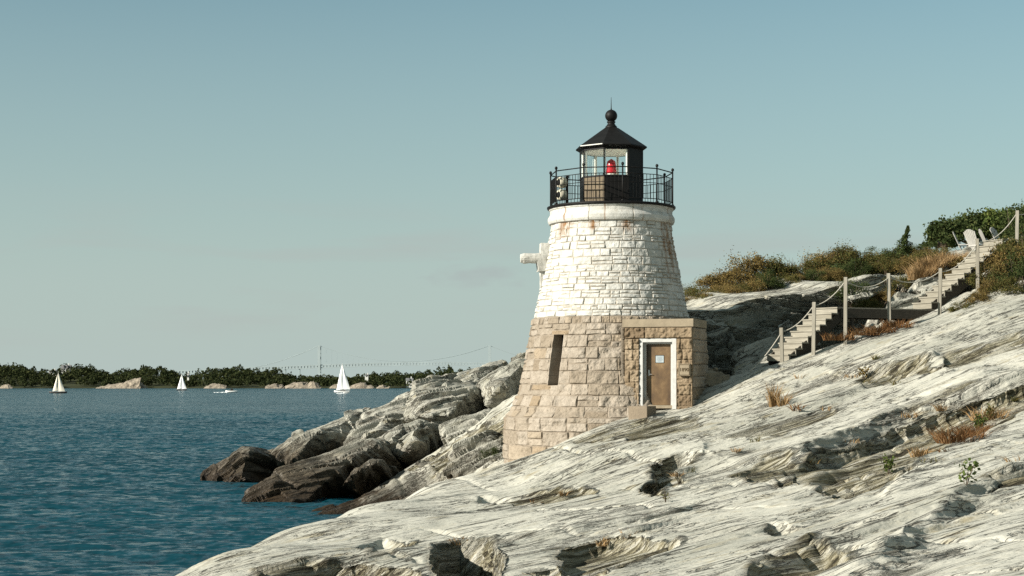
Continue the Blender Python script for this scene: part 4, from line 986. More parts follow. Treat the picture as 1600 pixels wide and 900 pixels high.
LM_DARK = leaf_mat('dark_leaves', [(0, (.030, .045, .018, 1)), (.6, (.055, .075, .026, 1)), (1, (.10, .11, .04, 1))])
LM_RUST = leaf_mat('rusty_leaves', [(0, (.11, .08, .03, 1)), (.4, (.18, .13, .05, 1)), (.75, (.24, .165, .06, 1)), (1, (.11, .11, .04, 1))])
LM_GOLD = leaf_mat('dry_grass', [(0, (.17, .105, .045, 1)), (.5, (.28, .18, .085, 1)), (1, (.38, .27, .15, 1))])
LM_RED = leaf_mat('red_grass', [(0, (.10, .05, .022, 1)), (.5, (.17, .085, .036, 1)), (1, (.26, .17, .085, 1))])
LM_GREEN = leaf_mat('weed_leaves', [(0, (.05, .075, .02, 1)), (.6, (.09, .12, .035, 1)), (1, (.15, .16, .05, 1))])
LM_FAR = leaf_mat('far_leaves', [(0, (.020, .028, .013, 1)), (.55, (.042, .052, .022, 1)), (1, (.075, .080, .032, 1))])
M_BARK = plain('bark', (.09, .07, .05), .9, 0, .1, .3, 8, .3)
def leaf_verts(C, size, rng, up=.35):
    n = len(C); d = rng.normal(size=(n, 3)); d /= np.linalg.norm(d, axis=1)[:, None]
    nn = rng.normal(size=(n, 3)); nn[:, 2] += up * 2; nn -= (nn * d).sum(1)[:, None] * d; nn /= np.maximum(np.linalg.norm(nn, axis=1)[:, None], 1e-6)
    s = np.cross(d, nn); L = (size * rng.uniform(.6, 1.3, n))[:, None]
    V = np.stack([C - d * L * .5, C + s * L * .3 + nn * L * .05, C + d * L * .5, C - s * L * .3 + nn * L * .05], 1).reshape(-1, 3)
    return V, np.arange(n * 4).reshape(-1, 4)
def crown_points(rx, ry, rz, zc, ncl, nlf, spread, rng):
    c = rng.normal(size=(ncl, 3)); c /= np.linalg.norm(c, axis=1)[:, None]; c *= (rng.uniform(.25, 1.0, ncl) ** .5)[:, None]
    c[:, 2] = np.where(c[:, 2] < -.5, -c[:, 2], c[:, 2])
    c = c * np.array([rx, ry, rz]) * rng.uniform(.8, 1.12, (ncl, 1)); c[:, 2] += zc
    k = rng.randint(0, ncl, nlf); sz = rng.uniform(.5, 1.3, ncl)[k][:, None]
    return c, c[k] + rng.normal(size=(nlf, 3)) * spread * sz * np.array([1, 1, .8])
def shrub_mesh(seed, rx, ry, rz, ncl, nlf, leaf, spread, mat, twig=0):
    rng = np.random.RandomState(seed); c, pts = crown_points(rx, ry, rz, rz * .95, ncl, nlf, spread, rng)
    pts[:, 2] = np.maximum(pts[:, 2], -.1)
    V, Q = leaf_verts(pts, leaf, rng)
    me = np_mesh('crown', V, Q, mat, None, False); m = me.data; bpy.data.objects.remove(me)
    st_ = MB()
    for p in c[::2]:
        a = Vector((rng.normal() * .1 * rx, rng.normal() * .1 * ry, -.25)); b = Vector(p); mid = a.lerp(b, .5) + Vector((0, 0, .12 * rz))
        st_.tube([a, mid, b], [.022, .016, .006], 5, False)
    for i in range(twig):
        t = rng.uniform(0, 2 * PI); a = Vector((math.cos(t) * rx * .6, math.sin(t) * ry * .6, rz * 1.1)); st_.tube([a, a + Vector((rng.normal() * .1, rng.normal() * .1, rz * rng.uniform(.6, 1.1)))], [.008, .003], 4, False)
    so = st_.build('stems', M_BARK); sme = so.data; bpy.data.objects.remove(so)
    return m, sme
PROTO = {
 'rust': [shrub_mesh(s, .95, .8, .55, 30, 6000, .062, .15, LM_RUST, 6) for s in (1, 2)],
 'olive': [shrub_mesh(s, 1.0, .8, .55, 30, 6000, .062, .15, LM_OLIVE, 8) for s in (3, 4, 5)],
 'dark': [shrub_mesh(s, 1.2, 1.0, .75, 34, 6400, .065, .17, LM_DARK, 3) for s in (6, 7)],
}
def shrub(kind, v, loc, sc, rz, label, group, cat='shrub', name='shrub'):
    m, s_ = PROTO[kind][v % len(PROTO[kind])]
    r = empty(name, loc, rz); r.scale = sc; tag(r, label, cat, group)
    link_mesh('crown', m, None, r); link_mesh('stems', s_, None, r); return r
HEDGE = [  # px, base row, distance, kind, scale xyz
 (1088,474,66,'olive',(.62,.8,.55),'low green bush at the seaward end of the cliff-top hedge, nearest the tower'),
 (1112,468,66,'rust',(.7,.8,.75),'ragged russet bush second from the tower along the cliff edge'),
 (1140,462,66,'rust',(.8,.9,.8),'russet bush third from the tower, above the pale ledge'),
 (1172,456,66.5,'rust',(.95,.9,1.15),'tall tawny bush at the first hump of the cliff-top hedge'),
 (1200,450,67,'olive',(.8,.9,.9),'olive bush with bare twigs just right of the tawny hump'),
 (1226,446,67,'olive',(.8,.9,.85),'thin olive bush before the middle dip of the hedge'),
 (1255,440,67.5,'olive',(.9,.9,.95),'olive bush at the middle dip of the cliff-top hedge'),
 (1285,436,68,'rust',(.9,.9,1.05),'russet-topped bush above the shaded cliff'),
 (1315,430,68,'olive',(1.0,.9,1.15),'olive bush behind the first tall rope post'),
 (1346,424,68.5,'olive',(1.0,.9,.95),'broad olive bush over the pale flat rock'),
 (1378,420,69,'dark',(.8,.9,.62),'dark green bush left of the small juniper'),
 (1410,414,69,'olive',(1.0,.9,.70),'olive bush at the foot of the small juniper'),
 (1436,410,69.5,'dark',(.7,.9,.6),'low dark bush right of the small juniper'),
 (1345,452,63.5,'dark',(.55,.6,.45),'dark low bush in the gap behind the boardwalk'),
 (1375,462,62,'rust',(.7,.6,.4),'rusty low bush behind the middle of the boardwalk'),
 (1352,474,60.5,'olive',(.6,.6,.4),'low olive bush just above the boardwalk'),
 (1500,425,63,'rust',(.8,.7,.4),'rusty ground bush below the left garden chair'),
 (1330,462,62,'dark',(.6,.6,.5),'dark bush between the shaded cliff and the first tall rope post'),
 (1362,448,63.5,'olive',(.7,.6,.55),'olive bush behind the rope between the two boardwalk posts'),
 (1402,452,62.5,'olive',(.7,.6,.5),'olive bush behind the middle boardwalk post'),
 (1425,430,64.5,'rust',(.7,.6,.5),'russet bush under the low dark bush right of the juniper'),
 (1455,412,66,'olive',(.7,.6,.5),'olive bush at the left of the golden grass slope'),
 (1478,440,62,'rust',(.6,.6,.28),'flat rusty bush left of the upper stairs'),
]
for i, (px, py, Y, kd, sc, lab) in enumerate(HEDGE):
    p = P(px, py, Y); z = min(p.z, gz(p.x, p.y) + .15)
    k_ = 1.08 if i < 5 else .88 if i < 13 else 1.2
    shrub(kd, i, (p.x, p.y, max(z, p.z - .35)), (sc[0] * 1.25, sc[1] * 1.2, sc[2] * k_), i * 1.3, lab, 'bushes along the cliff top')
_sr = random.Random(31)
for i in range(34):
    px = 1080 + 11 * i + _sr.uniform(-5, 5); row = float(np.interp(px, [1080, 1180, 1250, 1330, 1440, 1470], [478, 458, 446, 436, 414, 408])); Y = float(np.interp(px, [1080, 1250, 1440], [62.5, 65.5, 68])) + _sr.uniform(-.6, 1.2)
    p = P(px, row, Y); k_ = _sr.uniform(.42, .62)
    shrub(_sr.choice(('rust', 'olive', 'olive', 'rust', 'dark')), i, (p.x, p.y, p.z - .12), (k_ * 1.25, k_, k_ * _sr.uniform(.75, 1.15)), i * 2.4, 'low russet and olive scrub filling the front of the cliff-top hedge', 'low scrub along the cliff top')
RIGHT = [(1545,452,56.6,'olive',(.5,.5,.55),'olive bush at the foot of the rope post halfway up the upper stairs'),
 (1568,440,56.8,'rust',(.6,.6,.7),'russet bush below the upper stairs'),
 (1590,425,57,'olive',(.7,.6,.85),'tall olive bush at the right edge of the photo below the last post'),
 (1600,455,56,'dark',(.55,.5,.6),'dark green bush at the right edge just above the pale rock'),
 (1575,462,55.6,'olive',(.55,.5,.4),'low olive bush on the rim of the pale rock right of the stairs'),
 (1528,475,55.4,'rust',(.45,.4,.3),'low rusty bush under the upper stairs'),
 (1610,395,59,'dark',(.8,.7,.8),'dark bush at the right edge beside the top of the stairs'),
 (1596,400,61,'olive',(.7,.6,.5),'olive bush behind the last rope post'),
 (1552,462,56,'rust',(.5,.4,.4),'russet bush between the last two rope posts near the pale rim'),
 (1505,488,55.2,'olive',(.35,.4,.25),'small olive bush at the right end of the boardwalk')]
for i, (px, py, Y, kd, sc, lab) in enumerate(RIGHT):
    p = P(px, py, Y); shrub(kd, i + 1, (p.x, p.y, p.z - .1), tuple(1.45 * q for q in sc), i * 2.1, lab, 'bushes right of the stairs')
# small trees behind the chairs
def tree(px, py, Y, h, rx, label, mat, seed, nlf=6500):
    p = P(px, py, Y); h *= .82; r = empty('small_tree', p); tag(r, label, 'tree', 'trees behind the chairs'); rng = np.random.RandomState(seed)
    c, pts = crown_points(rx, rx * .9, h * .42, h * .55, 40, nlf, rx * .16, rng); V, Q = leaf_verts(pts, .14, rng)
    np_mesh('crown', V, Q, mat, r, False); t = MB()
    t.tube([(0, 0, -.5), (.05, 0, h * .25), (0, .05, h * .5)], [.11, .09, .05], 7)
    for q in c[::3]: t.tube([(0, 0, h * .2), Vector((0, 0, h * .3)).lerp(Vector(q), .6), q], [.05, .03, .01], 5, False)
    t.build('trunk', M_BARK, r)
tree(1476, 398, 74, 1.7, 1.0, 'low dark tree left of the chairs', LM_DARK, 21)
tree(1512, 392, 76, 2.0, 1.15, 'dark green tree behind the leftmost chair', LM_DARK, 22)
tree(1548, 388, 76, 2.1, 1.1, 'tallest green tree behind the middle chairs', LM_GREEN, 23)
tree(1584, 384, 77, 2.0, 1.15, 'dark green tree behind the last rope post', LM_DARK, 24)
tree(1622, 380, 76, 2.1, 1.2, 'dark green tree cut by the right edge of the photo', LM_DARK, 25)
# small juniper
jp = P(1408, 408, 68); jr = empty('juniper', jp); tag(jr, 'small pointed juniper rising above the cliff-top hedge', 'tree'); rng = np.random.RandomState(5)
hh = (408 - 353) / F * 68; zz = rng.rand(2600) ** .8; rad = (.04 + .42 * (1 - zz) * (.6 + .5 * np.abs(np.sin(zz * 16)))) * rng.rand(2600) ** .5; an = rng.rand(2600) * 6.28; lump = .15 + 1.5 * vn(an * 1.1, zz * 7, zz * 0) ** 1.5; rad = rad * lump * (1.35 - .2 * zz)
V, Q = leaf_verts(np.stack([rad * np.cos(an) + .26 * zz, rad * np.sin(an), .1 + zz * (hh - .1)], 1), .075, rng); np_mesh('crown', V, Q, LM_DARK, jr, False)
MB().tube([(0, 0, -.3), (.13, 0, hh * .5), (.25, 0, hh * .95)], [.05, .03, .008], 6).build('trunk', M_BARK, jr)
# grass tufts and weeds
def blades(n, r, h, lean, rng, w=.012):
    a = rng.rand(n) * 6.28; rr_ = r * rng.rand(n) ** .6; b = np.stack([rr_ * np.cos(a), rr_ * np.sin(a), np.zeros(n) - .04], 1)
    L = h * rng.uniform(.5, 1.1, n); d = rng.normal(size=(n, 2)) * lean + np.stack([np.cos(a), np.sin(a)], 1) * lean * .6
    m_ = b + np.c_[d * L[:, None] * .35, L * .6]; t = b + np.c_[d * L[:, None], L]
    s = np.stack([-np.sin(a + 1), np.cos(a + 1), 0 * a], 1) * w
    V = np.stack([b - s, b + s, m_ + s * .7, m_ - s * .7, t], 1).reshape(-1, 3); i = np.arange(n)[:, None] * 5
    return V, np.concatenate([i + np.array([[0, 1, 2, 3]]), i + np.array([[3, 2, 4, 4]])])
def tuft(px, py, Y, n, r, h, lean, mat, label, seed, group='grass tufts among the rocks', w=.012, name='grass_tuft', cat='grass', dz=0):
    rng = np.random.RandomState(seed); V, Q = blades(n, r, h, lean, rng, w); m4 = Q[:n]; t3 = Q[n:, :3]
    p = P(px, py, Y) if Y else None
    me = bpy.data.meshes.new(name); me.from_pydata([tuple(v) for v in V], [], [tuple(f) for f in m4] + [tuple(f) for f in t3]); me.update()
    o = link_mesh(name, me, mat); o.location = p; return tag(o, label, cat, group)
def ground_hit(px, py):
    """distance where the photo ray meets the finished rock"""
    for Y in np.arange(9, 62, .06):
        x = (px - 800) / F * Y
        if gz(x, Y) >= CAMZ + (HZ - py) / F * Y: return float(Y)
    return 55.0
def gt(px, py, *a, **k): return tuft(px, py, ground_hit(px, py), *a, **k)
gt(1210, 634, 110, .16, .75, .35, LM_GOLD, 'dry straw-coloured tuft on the grey rock below the lower stairs', 41)
gt(1222, 634, 60, .12, .5, .4, LM_GOLD, 'smaller straw tuft right beside the dry one below the lower stairs', 42)
gt(1244, 640, 26, .14, .28, .8, LM_RED, 'low reddish sprigs right of the straw tuft', 43, w=.02)
gt(1500, 690, 300, .5, .40, .8, LM_RED, 'rusty grass patch in the hollow of the pale slabs', 44)
gt(1522, 680, 220, .40, .36, .8, LM_RED, 'rust and straw grass at the right of the hollow in the pale slabs', 45)
gt(1438, 712, 120, .22, .26, .5, LM_GOLD, 'thin straw grass at the lower end of the hollow', 46)
gt(1545, 655, 160, .45, .38, .8, LM_GOLD, 'straw grass at the upper end of the hollow', 47)
for i, (px, py, Y, lab) in enumerate(((1452, 424, 62.5, 'golden grass left of the leftmost chair'), (1470, 418, 63, 'tall golden grass in the middle of the slope below the trees'), (1488, 414, 63.5, 'golden grass close to the leftmost chair'), (1440, 436, 62, 'golden grass at the top of the bare ledge'),
      (1350, 522, 54.2, 'rusty grass under the left part of the boardwalk'), (1376, 518, 54.2, 'rusty grass below the middle boardwalk post'), (1400, 510, 54.4, 'rusty grass right of the middle boardwalk post'), (1310, 530, 54, 'brown grass under the lower stairs'))):
    tuft(px, py, Y, 420 if i < 4 else 170, .5, .58 if i < 4 else .30, .35 if i < 4 else .7, LM_GOLD if i < 4 else LM_RED, lab, 60 + i, 'tall grass by the stairs', .014)
_sp = random.Random(9); k_ = 0
for px, py in ((1060, 742), (1082, 735), (1035, 760), (840, 785), (880, 772), (1180, 690), (1265, 722), (1330, 690), (1420, 650), (1470, 640), (1560, 640), (1585, 625), (1360, 596), (1330, 588), (1400, 600), (1290, 640), (1150, 705), (940, 850), (980, 838), (720, 848), (1590, 720), (1480, 705), (1455, 720), (1370, 560), (1250, 590)):
    k_ += 1
    side = 'left' if px < 900 else 'central' if px < 1200 else 'right'
    gt(px, py, _sp.randint(14, 46), _sp.uniform(.08, .22), _sp.uniform(.12, .26), .9, _sp.choice((LM_GOLD, LM_RED, LM_OLIVE)), 'short dry sprigs growing in a crack of the pale ' + side + ' rock slope', 100 + k_, 'sprigs in the cracks of the rock slope', .011)
def weed(px, py, h, n, label, seed, mat=LM_GREEN, red=False):
    Y = ground_hit(px, py); p = P(px, py, Y); r = empty('weed', p); tag(r, label, 'plant', 'weeds in the rock cracks'); rng = np.random.RandomState(seed); s = MB(); pts = []
    for k in range(5):
        a = rng.rand() * 6.28; tip = Vector((math.cos(a) * h * .45 * rng.rand(), math.sin(a) * h * .3, h * rng.uniform(.6, 1))); s.tube([(0, 0, -.05), tip * .5, tip], [.008, .006, .003], 5, False)
        for j in range(n // 5): q = tip * rng.uniform(.3, 1); pts.append((q.x + rng.normal() * h * .13, q.y + rng.normal() * h * .13, q.z + rng.normal() * h * .06))
    s.build('stem', M_BARK, r); V, Q = leaf_verts(np.array(pts), h * .2, rng); np_mesh('leaves', V, Q, mat, r, False)
weed(1388, 742, .42, 130, 'bright green leafy weed at the foot of the dark bed', 81)
weed(1508, 762, .50, 60, 'upright green weed with reddish base on the pale slab at right', 82)
weed(1530, 672, .45, 160, 'green weed among the rusty grass', 83)
weed(1545, 655, .4, 120, 'green weed at the upper end of the rusty grass', 84, LM_OLIVE)
weed(1040, 785, .28, 30, 'small weed in the central crevice of the foreground rock', 85, LM_OLIVE)
weed(1350, 592, .4, 120, 'brown dry weed in the hollow below the stairs', 86, LM_RUST)
# scrub on the shaded shore ledge left of the tower
for i, (px, py, Y, sc, lab) in enumerate(((735, 725, 58.6, (.55, .45, .35), 'dark scrub on the ledge left of the tower foot'), (768, 722, 57.6, (.5, .4, .4), 'dark scrub right against the tower foot'))):
    p = P(px, py, Y); shrub('dark' if i else 'olive', i, (p.x, p.y, gz(p.x, p.y) - .1), sc, i, lab, 'scrub at the tower foot')

# ------------------------------------------------------------------ far shore
PROFILE = [(-900,566),(-500,570),(-200,568),(0,572),(30,570),(55,576),(85,578),(100,573),(130,572),(150,577),(182,583),(200,578),(232,572),(250,572),(268,578),(285,586),(302,584),(318,577),(360,573),(385,575),(402,579),(430,577),(446,585),(480,588),(520,590),(560,588),(585,584),(612,582),(640,584),(665,580),(700,577),(760,578),(900,574),(1200,572),(1700,575)]
def prof(px): return np.interp(px, [p[0] for p in PROFILE], [p[1] for p in PROFILE])
Y0 = 1500.0
pxs = np.linspace(-900, 1700, 340); hv = []
nr = 14
rowsY = np.linspace(0, 320, nr)
XX, RR = np.meshgrid(pxs, rowsY); YY = Y0 + RR + 26 * (fbm(XX * .012, RR * 0, RR * 0, 3))
topz = CAMZ + (HZ - prof(XX)) / F * (Y0 + 160) - 10.5
ZZ = -1.2 + sst(0, 150, RR) * np.maximum(topz, 2.5) + 2.4 * sst(0, 8, RR)
ZZ = np.where(RR > 250, ZZ * .4, ZZ)
land = np_mesh('far_shore', np.stack([(XX - 800) / F * YY, YY, ZZ], -1).reshape(-1, 3), grid_faces(nr, len(pxs)), plain('far_soil', (.035, .038, .018), .95, 0, .1, .3, .05))
tag(land, kind='structure')
rng = np.random.RandomState(77); C = []; 
ntree = 2300
for i in range(ntree):
    px = rng.uniform(-700, 1250); t = rng.rand() ** .8; Y = Y0 + 12 + t * 175; gzv = np.interp(t * 175 + 12, [0, 150, 320], [1, 1, 1]) * (-1.2 + 2.4 + float(sst(0, 150, np.array(12 + t * 175))) * max(2.5, CAMZ + (HZ - prof(px)) / F * (Y0 + 160) - 10.5))
    ht = rng.uniform(6, 11) * (.55 + .45 * t); top = gzv + ht
    lim = CAMZ + (HZ - prof(px) + (rng.uniform(-1.5, 1.2) if rng.rand() > .07 else rng.uniform(2, 4.5))) / F * Y
    top = lim if lim - (CAMZ + (HZ - prof(px)) / F * Y) > .9 and t > .4 else min(top, lim)
    if top < gzv + 1.5: continue
    rx = rng.uniform(3.0, 5.5) * (.7 + .3 * t)
    n = 70; v = rng.normal(size=(n, 3)); v /= np.linalg.norm(v, axis=1)[:, None]; v[:, 2] = np.abs(v[:, 2]) * 1.6 - .6
    hz_ = (top - gzv) * .55
    lob = 1 + .35 * fbm(v[:, 0] * 2 + i, v[:, 1] * 2, v[:, 2] * 2, 2)
    C.append(np.c_[(px - 800) / F * Y + v[:, 0] * rx * lob, Y + v[:, 1] * rx * lob, top - hz_ + v[:, 2] * hz_ * lob])
C = np.concatenate(C); V, Q = leaf_verts(C, 2.3, rng, .8)
wd = np_mesh('woodland', V, Q, LM_FAR, None, False); tag(wd, 'dark continuous woodland along the far shore across the water', 'woodland', None, 'stuff')
# pale outcrops at the waterline of the far shore
M_FROCK = plain('pale_shore_rock', (.20, .17, .13), .9, 0, .2, .6, .35, .8)
def outcrop(pts, label, seed):
    rg = random.Random(seed); A = []
    Yb = Y0 + rg.uniform(-10, -2)
    groups = []
    pts = [(x, 607 - (607 - y) * .82) for x, y in pts]
    for i, (a, b) in enumerate(zip(pts, pts[1:])):
        g = []
        for (px, py) in (a, b):
            for dyy in (0, 14):
                g.append(P(px, py + (0 if dyy else rg.uniform(0, 1)), Yb + dyy)); g.append(P(px, 609, Yb + dyy - 5))
        m_ = ((a[0] + b[0]) / 2, (a[1] + b[1]) / 2 - rg.uniform(0, 1.2)); g.append(P(m_[0], m_[1], Yb + 6))
        groups.append(g)
    bm = bmesh.new()
    for g in groups:
        vs = [bm.verts.new(p) for p in g]; r = bmesh.ops.convex_hull(bm, input=vs)
        kill = [e for e in set(r['geom_interior'] + r['geom_unused']) if isinstance(e, bmesh.types.BMVert)]
        if kill: bmesh.ops.delete(bm, geom=kill, context='VERTS')
    bmesh.ops.triangulate(bm, faces=bm.faces[:]); bmesh.ops.subdivide_edges(bm, edges=bm.edges[:], cuts=3, use_grid_fill=True)
    for v in bm.verts:
        n_ = fbm(np.array([v.co.x * .35]), np.array([v.co.y * .35]), np.array([v.co.z * .5]), 4)[0]; v.co += Vector((n_ * 2.5, n_ * 4.0, n_ * 3.0))
    me = bpy.data.meshes.new('shore_outcrop'); bm.to_mesh(me); bm.free(); tag(link_mesh('shore_outcrop', me, M_FROCK), label, 'rock', 'pale rocks along the far shore')
outcrop([(150,606),(165,602),(180,599),(192,597),(205,591),(219,587)], 'long pale rock ramp rising rightwards on the far shore between the two left sailboats', 1)
outcrop([(206,600),(214,597),(222,599),(229,605)], 'short tan rock below the highest wooded hump on the far shore', 2)
outcrop([(320,604),(330,599),(343,600),(352,604)], 'low tan rock on the far shore right of the middle sailboat', 3)
outcrop([(414,604),(424,600),(436,601),(444,605)], 'small grey rock at the left of the pale rock row on the far shore', 4)
outcrop([(444,604),(458,597),(470,596),(480,598),(488,595),(499,601),(501,606)], 'largest pale rock on the far shore, under the near bridge tower', 5)
outcrop([(515,605),(520,600),(532,600)], 'small pale rock directly behind the white-hulled sailboat', 6)
outcrop([(546,604),(556,598),(566,596),(574,601),(585,605)], 'pale rock just right of the white-hulled sailboat', 7)
outcrop([(588,605),(597,601),(607,604)], 'last small tan rock on the far shore before the boulders', 8)
outcrop([(0,604),(10,600),(18,605)], 'tan rock on the far shore at the left edge of the photo', 9)
# houses on the far shore
M_HW = plain('pale_wall', (.50, .50, .46), .8, 0, .2, .1, .3); M_HR = plain('grey_roof', (.14, .14, .14), .9, 0, .1, .2, .3); M_HG = plain('house_glass', (.03, .035, .04), .2)
def house(px, py, w, d, h, rh, label, Y=1640, win=3, gables=1):
    p = P(px, py, Y); r = empty('house', p); tag(r, label, 'house', 'houses on the far shore')
    MB().box(-w / 2, w / 2, -d / 2, d / 2, -4, h).build('wall', M_HW, r)
    ro = MB().prism([(-w / 2 - .4, -d / 2 - .4, h), (-w / 2 - .4, 0, h + rh), (-w / 2 - .4, d / 2 + .4, h)], (w + .8, 0, 0))
    for k in range(gables):
        x = (k - (gables - 1) / 2) * w / max(gables, 1) * .8
        ro.prism([(x - w * .13, -d / 2 - .5, h - .3), (x, -d / 2 - .5, h + rh * .9), (x + w * .13, -d / 2 - .5, h - .3)], (0, d / 2 + .3, 0))
    ro = ro.build('roof', M_HR, r); MB().box(w * .25 - .5, w * .25 + .5, -.5, .5, h + rh * .5, h + rh + 1.4).build('chimney', M_HW, ro)
    for k in range(win):
        x = (k - (win - 1) / 2) * w / win; MB().box(x - .7, x + .7, -d / 2 - .08, -d / 2 - .02, h * .3, h * .75).build('window', M_HG, r)
house(104, 580, 9, 8, 2.6, 3.6, 'large grey-roofed shingle house above the trees behind the left sailboat', 1650, 4, 2)
house(83, 583, 7, 6, 2.2, .8, 'low white building just left of the shingle house on the far shore', 1640, 3, 0)
house(573, 590, 3, 3, 2.0, 1.0, 'tiny white cottage among the far trees right of the white-hulled sailboat', 1560, 1, 1)
house(640, 599, 6, 5, 2.6, 2.2, 'white gabled house at the far waterside just left of the boulders', 1530, 2, 1)
house(294, 592, 1.6, 1.6, 4.5, .8, 'slim white tower-like house right of the middle sailboat', 1530, 1, 0)

# ------------------------------------------------------------------ suspension bridge
M_BR = plain('bridge_paint', (.29, .34, .34), .7, 0, .2, .1, .02)
br = empty('suspension_bridge', (0, 5300, 0)); tag(br, 'long pale suspension bridge with two tall towers far beyond the wooded shore', 'bridge')
YB = 5300.0
def bx(px): return (px - 800) / F * YB
def bz(py): return CAMZ + (HZ - py) / F * YB
def deck(px): return bz(np.interp(px, [-200, 150, 280, 330, 400, 499, 560, 632, 700, 765, 830, 900, 1100], [594, 586, 579.5, 577.5, 574, 570.5, 568.2, 566.4, 566.2, 567.5, 571, 576, 590]))
for px in (499, 765):
    for dy_ in (-9, 9):
        MB().box(bx(px) - 4.2, bx(px) + 4.2, dy_ - 3, dy_ + 3, 0, bz(540)).build('tower_leg', M_BR, br)
    MB().box(bx(px) - 3.2, bx(px) + 3.2, -6, 6, bz(545), bz(542)).box(bx(px) - 3.2, bx(px) + 3.2, -6, 6, bz(560), bz(557)).build('tower_brace', M_BR, br)
    MB().box(bx(px) - 8, bx(px) + 8, -18, 18, -8, 5).build('pier', M_BR, br)
dk = MB(); tr_ = MB(); xs = list(np.arange(-100, 1100, 5.0))
for a, b in zip(xs, xs[1:]):
    for zo, w in ((0, 2.6), (-8.5, 2.4)):
        dk.bar((bx(a), -8, deck(a) + zo), (bx(b), -8, deck(b) + zo), 1.2, w); dk.bar((bx(a), 8, deck(a) + zo), (bx(b), 8, deck(b) + zo), 1.2, w)
    tr_.box(bx(a) - 1.6, bx(a) + 1.6, -8.5, -7.5, deck(a) - 7.2, deck(a) - 1.4); tr_.box(bx(a) - 1.6, bx(a) + 1.6, 7.5, 8.5, deck(a) - 7.2, deck(a) - 1.4)
    dk.bar((bx(a), 0, deck(a) + .5), (bx(b), 0, deck(b) + .5), 15, .6)
dk.build('deck', M_BR, br); tr_.build('deck_truss', M_BR, br)
def cable(pts):
    m_ = MB()
    for s in (-9, 9): m_.tube([(bx(x), s, bz(y)) for x, y in pts], .5, 5)
    m_.build('main_cable', M_BR, br)
def para(x0, y0, x1, y1, sag, n=24): return [(x0 + (x1 - x0) * t, y0 + (y1 - y0) * t + sag * 4 * t * (1 - t)) for t in np.linspace(0, 1, n)]
cable(para(499, 540, 765, 540, 25)); cable(para(400, 574, 499, 540, 3)); cable(para(765, 540, 880, 574, 3))
sm_ = MB()
for t in np.linspace(.04, .96, 30):
    x = 499 + 266 * t; y = 540 + 25 * 4 * t * (1 - t)
    for s in (-9, 9): sm_.bar((bx(x), s, bz(y)), (bx(x), s, deck(x)), .16)
sm_.build('suspenders', M_BR, br)
for px in range(-60, 470, 22):
    MB().box(bx(px) - 1.6, bx(px) + 1.6, -6, 6, -6, deck(px) - 8.3).build('approach_pier', M_BR, br)

# ------------------------------------------------------------------ boats
M_SAILC = plain('cream_sail', (.60, .57, .48), .8, 0, .1, .05, .5); M_SAILW = plain('white_sail', (.80, .80, .78), .8, 0, .1, .05, .5)
M_HDARK = plain('dark_hull', (.02, .018, .016), .4); M_HWHITE = plain('white_hull', (.75, .74, .70), .4)
def hull(mb, L, B, fb, dr=.3):
    n = 12; st = []
    for i in range(n + 1):
        t = i / n; w = B / 2 * (1 - (abs(2 * t - .9) / 1.1) ** 2.4) * (1 if t < .9 else (1 - t) / .1 * .8 + .2); w = max(w, .04)
        z = fb * (1 + .25 * (2 * t - 1) ** 2)
        st.append([(t - .5) * L * 1.0, w, z])
    rings = []
    for x, w, z in st:
        rings.append([mb.bm.verts.new(q) for q in ((x, -w, z), (x * .96, -w * .75, z * .2), (x * .9, 0, -dr), (x * .96, w * .75, z * .2), (x, w, z))])
    for A, B_ in zip(rings, rings[1:]):
        for k in range(4): mb.bm.faces.new((A[k], A[k + 1], B_[k + 1], B_[k]))
        mb.bm.faces.new((A[4], A[0], B_[0], B_[4]))
    mb.bm.faces.new(rings[0]); mb.bm.faces.new(rings[-1][::-1]); return mb
def sail(pts, belly, nrm, mat, name, parent):
    """triangular sail tack, clew, head with a belly, 3 cm thick"""
    a, b, c = [Vector(p) for p in pts]; n = 10; V = []; Q = []
    nv = Vector(nrm)
    for lay in (0, 1):
        for i in range(n + 1):
            t = i / n
            for j in range(n + 1):
                s_ = j / n; p = a.lerp(c, t).lerp(b.lerp(c, t), s_); V.append(p + nv * (belly * math.sin(PI * s_) * math.sin(PI * min(.95, t * .8 + .12)) + .03 * lay))
    m_ = (n + 1) ** 2
    f = grid_faces(n + 1, n + 1); Q = np.concatenate([f, f[:, ::-1] + m_])
    return np_mesh(name, np.array([tuple(v) for v in V]), Q, mat, parent)
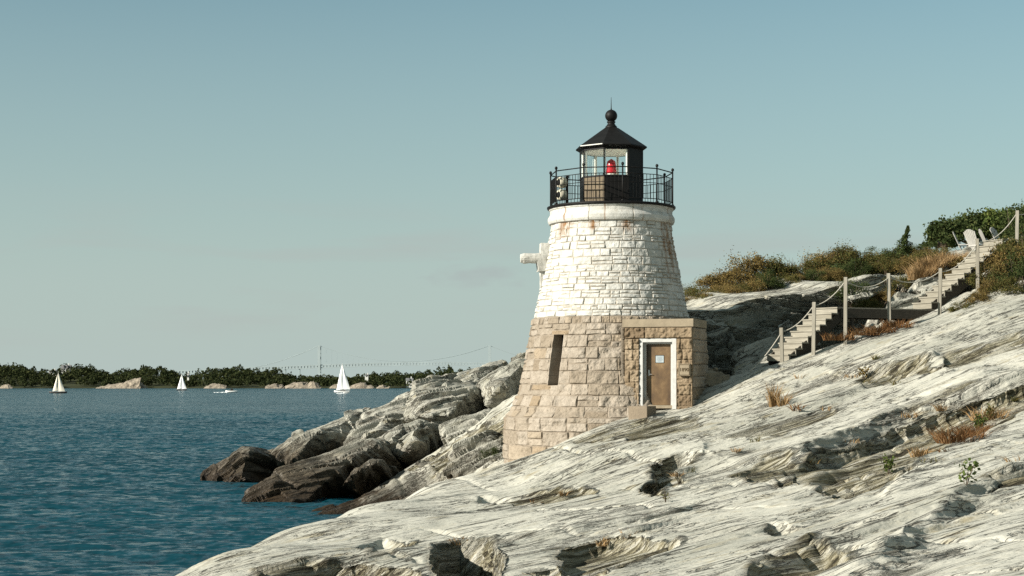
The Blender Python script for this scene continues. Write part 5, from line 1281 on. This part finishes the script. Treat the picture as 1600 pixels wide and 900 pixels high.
def sailboat(px, py, Y, L, hm, hullm, sailm, label, boom, jib, cabin, heading=0.0, crew=0):
    p = P(px, py, Y); r = empty('sailboat', (p.x, p.y, 0), heading); tag(r, label, 'sailboat', 'sailboats under sail')
    hull(MB(), L, L * .28, L * .085).build('hull', hullm, r, True)
    MB().tube([(0, 0, .2), (0, 0, hm * .6), (0, 0, hm)], [.09, .08, .05], 8).build('mast', M_WHITE, r)
    sail([(boom[0], 0, boom[1]), (boom[2], .1, boom[1]), (0, 0, hm * .97)], .35, (0, -1, .1), sailm, 'mainsail', r)
    sail([(jib[0], 0, jib[1]), (jib[2], -.1, jib[1] + .3), (jib[3], 0, hm * jib[4])], .45, (0, -1, .1), sailm, 'jib', r)
    MB().tube([(boom[0], 0, boom[1] - .1), (boom[2], .1, boom[1] - .1)], .06, 6).build('boom', M_WHITE, r)
    if cabin: MB().box(-L * .12, L * .2, -L * .07, L * .07, L * .08, L * .135).build('cabin', cabin, r, False, .05)
    MB().box(-L * .46, L * .46, -.04, .04, L * .086, L * .094).build('deck_line', M_WHITE if hullm is M_HDARK else M_HDARK, r)
    return r
k1 = 766 / F
sailboat(91, 614, 766, 8.2, (614 - 580) * k1, M_HDARK, M_SAILC, 'leftmost sailboat, cream sails on a black hull with long bowsprit', (.1, .95, 3.0), (-2.6, .9, -.15, -.1, .93), None)
k2 = 1080 / F
sailboat(284, 609.5, 1080, 7.0, (609.5 - 583) * k2, M_HDARK, M_SAILW, 'middle sailboat, smallest, white sails on a dark hull', (.1, 1.0, 3.0), (-2.9, .9, -.1, -.05, .95), None)
k3 = 848 / F
sailboat(535, 613, 848, 8.4, (613 - 567) * k3, M_HWHITE, M_SAILW, 'right sailboat, tallest, white sails and white hull with crew in the cockpit', (.2, 1.5, 3.9), (-3.0, 1.2, .6, -.1, .97), M_HDARK)
M_FOAM = plain('foam', (.75, .78, .78), .9, 0, .1, .1, .5)
def foam(mb, L, w, x0):
    rg = random.Random(4)
    for i in range(14):
        t = i / 13; x = x0 - L * t; s = (.35 + .8 * rg.random()) * (1 - .5 * t)
        mb.lathe([(.05, -.2), (s, -.1), (s * .9, .12 * s), (s * .4, .3 * s)], 8, (x, rg.uniform(-w, w)))
    return mb
def motorboat(px, py, Y, L, label, head, flen):
    p = P(px, py, Y); r = empty('motorboat', (p.x, p.y, 0), head); tag(r, label, 'boat', 'small motorboats')
    hull(MB(), L, L * .36, L * .14).build('hull', M_HWHITE, r, True)
    if L > 4:
        MB().box(-.6, .6, -.6, .6, .75, 1.9).build('console', M_HDARK, r, False, .06); MB().box(.62, .68, -.7, .7, 1.1, 1.75).build('windscreen', M_HG, r)
        MB().box(-L * .52, -L * .44, -.22, .22, .3, 1.15).build('outboard_motor', M_HDARK, r, False, .05)
    foam(MB(), flen, L * .12, -L * .4).build('wake', M_FOAM, r, True)
motorboat(362, 613, 830, 6, 'white motorboat with dark console trailing a white wake', .15, 6)
motorboat(541, 614.6, 760, 2.6, 'tiny white dinghy left of the white-hulled sailboat', .1, 3)
